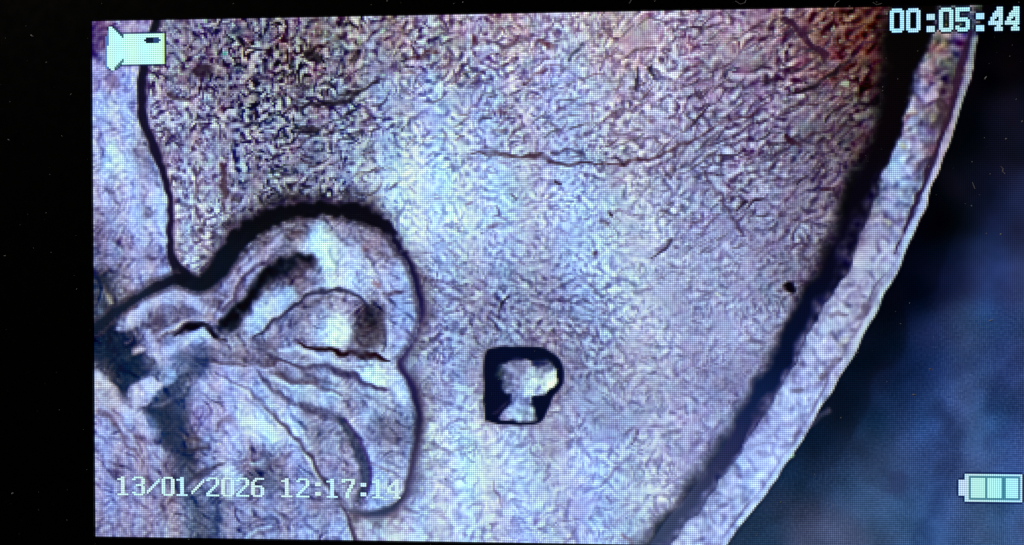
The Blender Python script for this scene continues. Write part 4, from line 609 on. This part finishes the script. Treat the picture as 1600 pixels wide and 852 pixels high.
def plate_mesh(name, outer, y0, y1):
    n = len(outer); V = [(x, y0, z) for x, z in outer] + [(x, y1, z) for x, z in outer]
    F = [tuple(range(n)), tuple(range(2 * n - 1, n - 1, -1))] + [(i, n + i, n + (i + 1) % n, (i + 1) % n) for i in range(n)]
    me = bpy.data.meshes.new(name); me.from_pydata(V, [], F); me.update(); return me

root = bpy.data.objects.new('microscope_monitor', None); col.objects.link(root); root.location = (0, 0, HZ)
root.empty_display_size = .02
root['label'] = 'black framed microscope monitor, its lit screen showing a worn coin and a small letter P'
root['category'] = 'screen'
hw, hh = NU * CELL / 2, NV * CELL / 2
e = .00006
border_out = rounded(hw + .0165, hh + .0125, .004)
hole = [(x * (hw + e) / 1, z) for x, z in ()]
def rect_like(n, a, b):                   # a rectangle with as many points as the rounded outline, corner by corner
    return [(sx * a, sz * b) for sx, sz in ((1, 1), (-1, 1), (-1, -1), (1, -1)) for _ in range(n + 1)]
link('black_border', ring_mesh('black_border', border_out, rect_like(8, hw + e, hh + e), -.00025, .0012, .0002), BLACK, root, 'black printed glass border with specks of dust')
link('case_rim', ring_mesh('case_rim', rounded(hw + .0215, hh + .0175, .008), rounded(hw + .0166, hh + .0126, .0041), -.0016, .012, .0012), CASE, root)
link('case_back', plate_mesh('case_back', rounded(hw + .0212, hh + .0172, .0078), .0121, .0165), CASE, root)
panel = link('lcd_panel', plate_mesh('lcd_panel', [(-hw, -hh), (hw, -hh), (hw, hh), (-hw, hh)], .0004, .0030), FILM, root, 'lit panel showing the live picture of the coin')

taken = np.zeros((NV, NU), bool)
glyph_parts = {}
TEXTL = {'date_and_time_text': 'pale lettering reading 13/01/2026 12:17:14', 'elapsed_time_text': 'pale lettering reading 00:05:44'}
for part, nm, m in GLYPHS: glyph_parts.setdefault(part, []).append((nm, m))
for part, gl in glyph_parts.items():
    tot = np.any([m for _, m in gl], axis=0)
    n = np.roll(tot, 1, 0) | np.roll(tot, -1, 0) | np.roll(tot, 1, 1) | np.roll(tot, -1, 1); n &= ~tot & ~taken
    p = cell_part(part, n, root, TEXTL[part]); taken |= tot | n
    for nm, m in gl: cell_part(nm, m, p)
mc = mcam & ~mlens; ci = cell_part('camera_icon', mc, root, 'pale mint video camera symbol'); cell_part('lens', mlens, ci, 'dark slot in the camera symbol'); taken |= mcam | mlens
bm_ = np.any(bars, axis=0); bi_ = cell_part('battery_icon', (bo | bt) & ~bm_, root, 'pale outlined battery symbol with three full bars')
for b in bars: cell_part('battery_bar', b, bi_)
taken |= bo | bt
LBL = {'background_cloth': 'blurred dark blue ground beyond the rim', 'coin_rim': 'raised pale rim curving down the right', 'rim_groove': 'dark shadow line inside the rim', 'coin_field': 'scratched lavender coin surface',
       'coin_relief': 'raised folds of a portrait at the left', 'contour_groove': 'black outline round the raised portrait', 'pit_mark': 'small black pit beside the rim', 'mint_mark_moat': 'dark hollow round the letter', 'mint_mark': 'raised pale letter P'}
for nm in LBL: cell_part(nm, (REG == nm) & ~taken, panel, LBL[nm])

# ---- dust and fibres lying on the glass: far too many to count
rd = random.Random(5); V = []; F = []
def speck(x, z, y, r, sx=1.0, ang=0.0):
    b0 = len(V); ca, sa = math.cos(ang), math.sin(ang); k = 6
    for i in range(k):
        a = 2 * math.pi * i / k; rr = r * rd.uniform(.7, 1.25); px, pz = math.cos(a) * rr * sx, math.sin(a) * rr
        V.append((x + px * ca - pz * sa, y, z + px * sa + pz * ca))
    V.append((x, y - r * .8, z))
    for i in range(k): F.append((b0 + i, b0 + (i + 1) % k, b0 + k))
def fibre(pts, y, r):
    b0 = len(V); k = 5
    for i, (x, z) in enumerate(pts):
        a = pts[max(i - 1, 0)]; c = pts[min(i + 1, len(pts) - 1)]; tx, tz = c[0] - a[0], c[1] - a[1]; L = math.hypot(tx, tz); nx, nz = -tz / L, tx / L
        for j in range(k):
            t = 2 * math.pi * j / k; V.append((x + nx * r * math.cos(t), y - r - r * math.sin(t), z + nz * r * math.cos(t)))
    for i in range(len(pts) - 1):
        for j in range(k): F.append((b0 + i * k + j, b0 + i * k + (j + 1) % k, b0 + (i + 1) * k + (j + 1) % k, b0 + (i + 1) * k + j))
def at(px, py):
    u, v = photo_to_cell(px, py); return (float(u) - NU / 2) * CELL, HZ - (float(v) - NV / 2) * CELL
def lay(px, py, s, sx=1, ang=0):
    x, z = at(px, py); on = abs(x) < hw and abs(z - HZ) < hh; speck(x, z, -.00002 if on else -.00026, s * CELL / 3.1, sx, ang)
for _ in range(620):
    px = rd.uniform(-60, 1660); py = rd.uniform(-40, 890)
    u, v = photo_to_cell(px, py); inb = 0 < u < NU and 0 < v < NV
    if inb and IMG[min(int(v), NV - 1), min(int(u), NU - 1)].mean() > 70 and rd.random() < .8: continue
    lay(px, py, rd.choice((.3, .35, .4, .5, .6, .8)) * rd.uniform(.7, 1.1), rd.choice((1, 1, 1.6, 2.6)), rd.uniform(0, 3.1))
for px, py, s, sx, a in ((1428, 617, 1.6, 1.8, .1), (1548, 501, 1.8, 2, .2), (1454, 577, 1.2, 3, -.4), (1341, 551, 1.2, 1, 0), (1284, 584, 1.2, 1, 0), (1540, 122, 1.3, 2.4, 1.0), (724, 5, 1.2, 1, 0), (710, 7, .9, 1, 0), (581, 9, .9, 1, 0), (606, 3, 1.1, 1, 0),
                      (1379, 142, .9, 1, 0), (1353, 72, .9, 1.6, 0), (1434, 80, .8, 1, 0), (1518, 322, 1.1, 1, 0), (1564, 366, 1.2, 1.5, 0), (1541, 365, 1.1, 1, 0), (1519, 253, 1.0, 1, 0), (1547, 272, .8, 1, 0), (1572, 4 + 213, 1.4, 1.6, .2), (1421, 474, 1.0, 1, 0), (1407, 506, .8, 1.6, 0), (318, 456, 1.2, 1, 0), (1314, 653, 1.1, 1, 0),
                      (1273, 741, .9, 1, 0), (22, 770, 1.4, 2, .4), (52, 57, 1.6, 2, -.5), (18, 160, .9, 1, 0), (10, 400, .9, 2, 0), (95, 640, .8, 1, 0), (122, 452, .8, 1, 0), (1220, 785, 1.4, 1, 0), (1597, 190, 1, 2, 1), (1590, 5, .9, 1, 0)):
    lay(px, py, s, sx, a)
fibre([at(1148, 3), at(1156, 8), at(1163, 6), at(1166, -2)], -.00026, .00003); fibre([at(1384, 21), at(1390, 18), at(1394, 12), at(1396, 7)], -.00002, .000035); fibre([at(1303, 12), at(1304, 7), at(1310, 3)], -.00026, .00003)
fibre([at(983, 7), at(986, 2), at(988, -3)], -.00026, .00003); fibre([at(1563, 260), at(1567, 264), at(1566, 268), at(1570, 272)], -.00002, .00004); fibre([at(1519, 285), at(1521, 290), at(1523, 295)], -.00002, .00003); fibre([at(1362, 5), at(1368, 9), at(1376, 7)], -.00026, .00003)
me = bpy.data.meshes.new('dust_specks'); me.from_pydata(V, [], F); me.update()
dust = link('dust_specks', me, DUST); dust['kind'] = 'stuff'; dust['label'] = 'fine pale dust specks and fibres lying on the dark screen glass'; dust['category'] = 'dust'
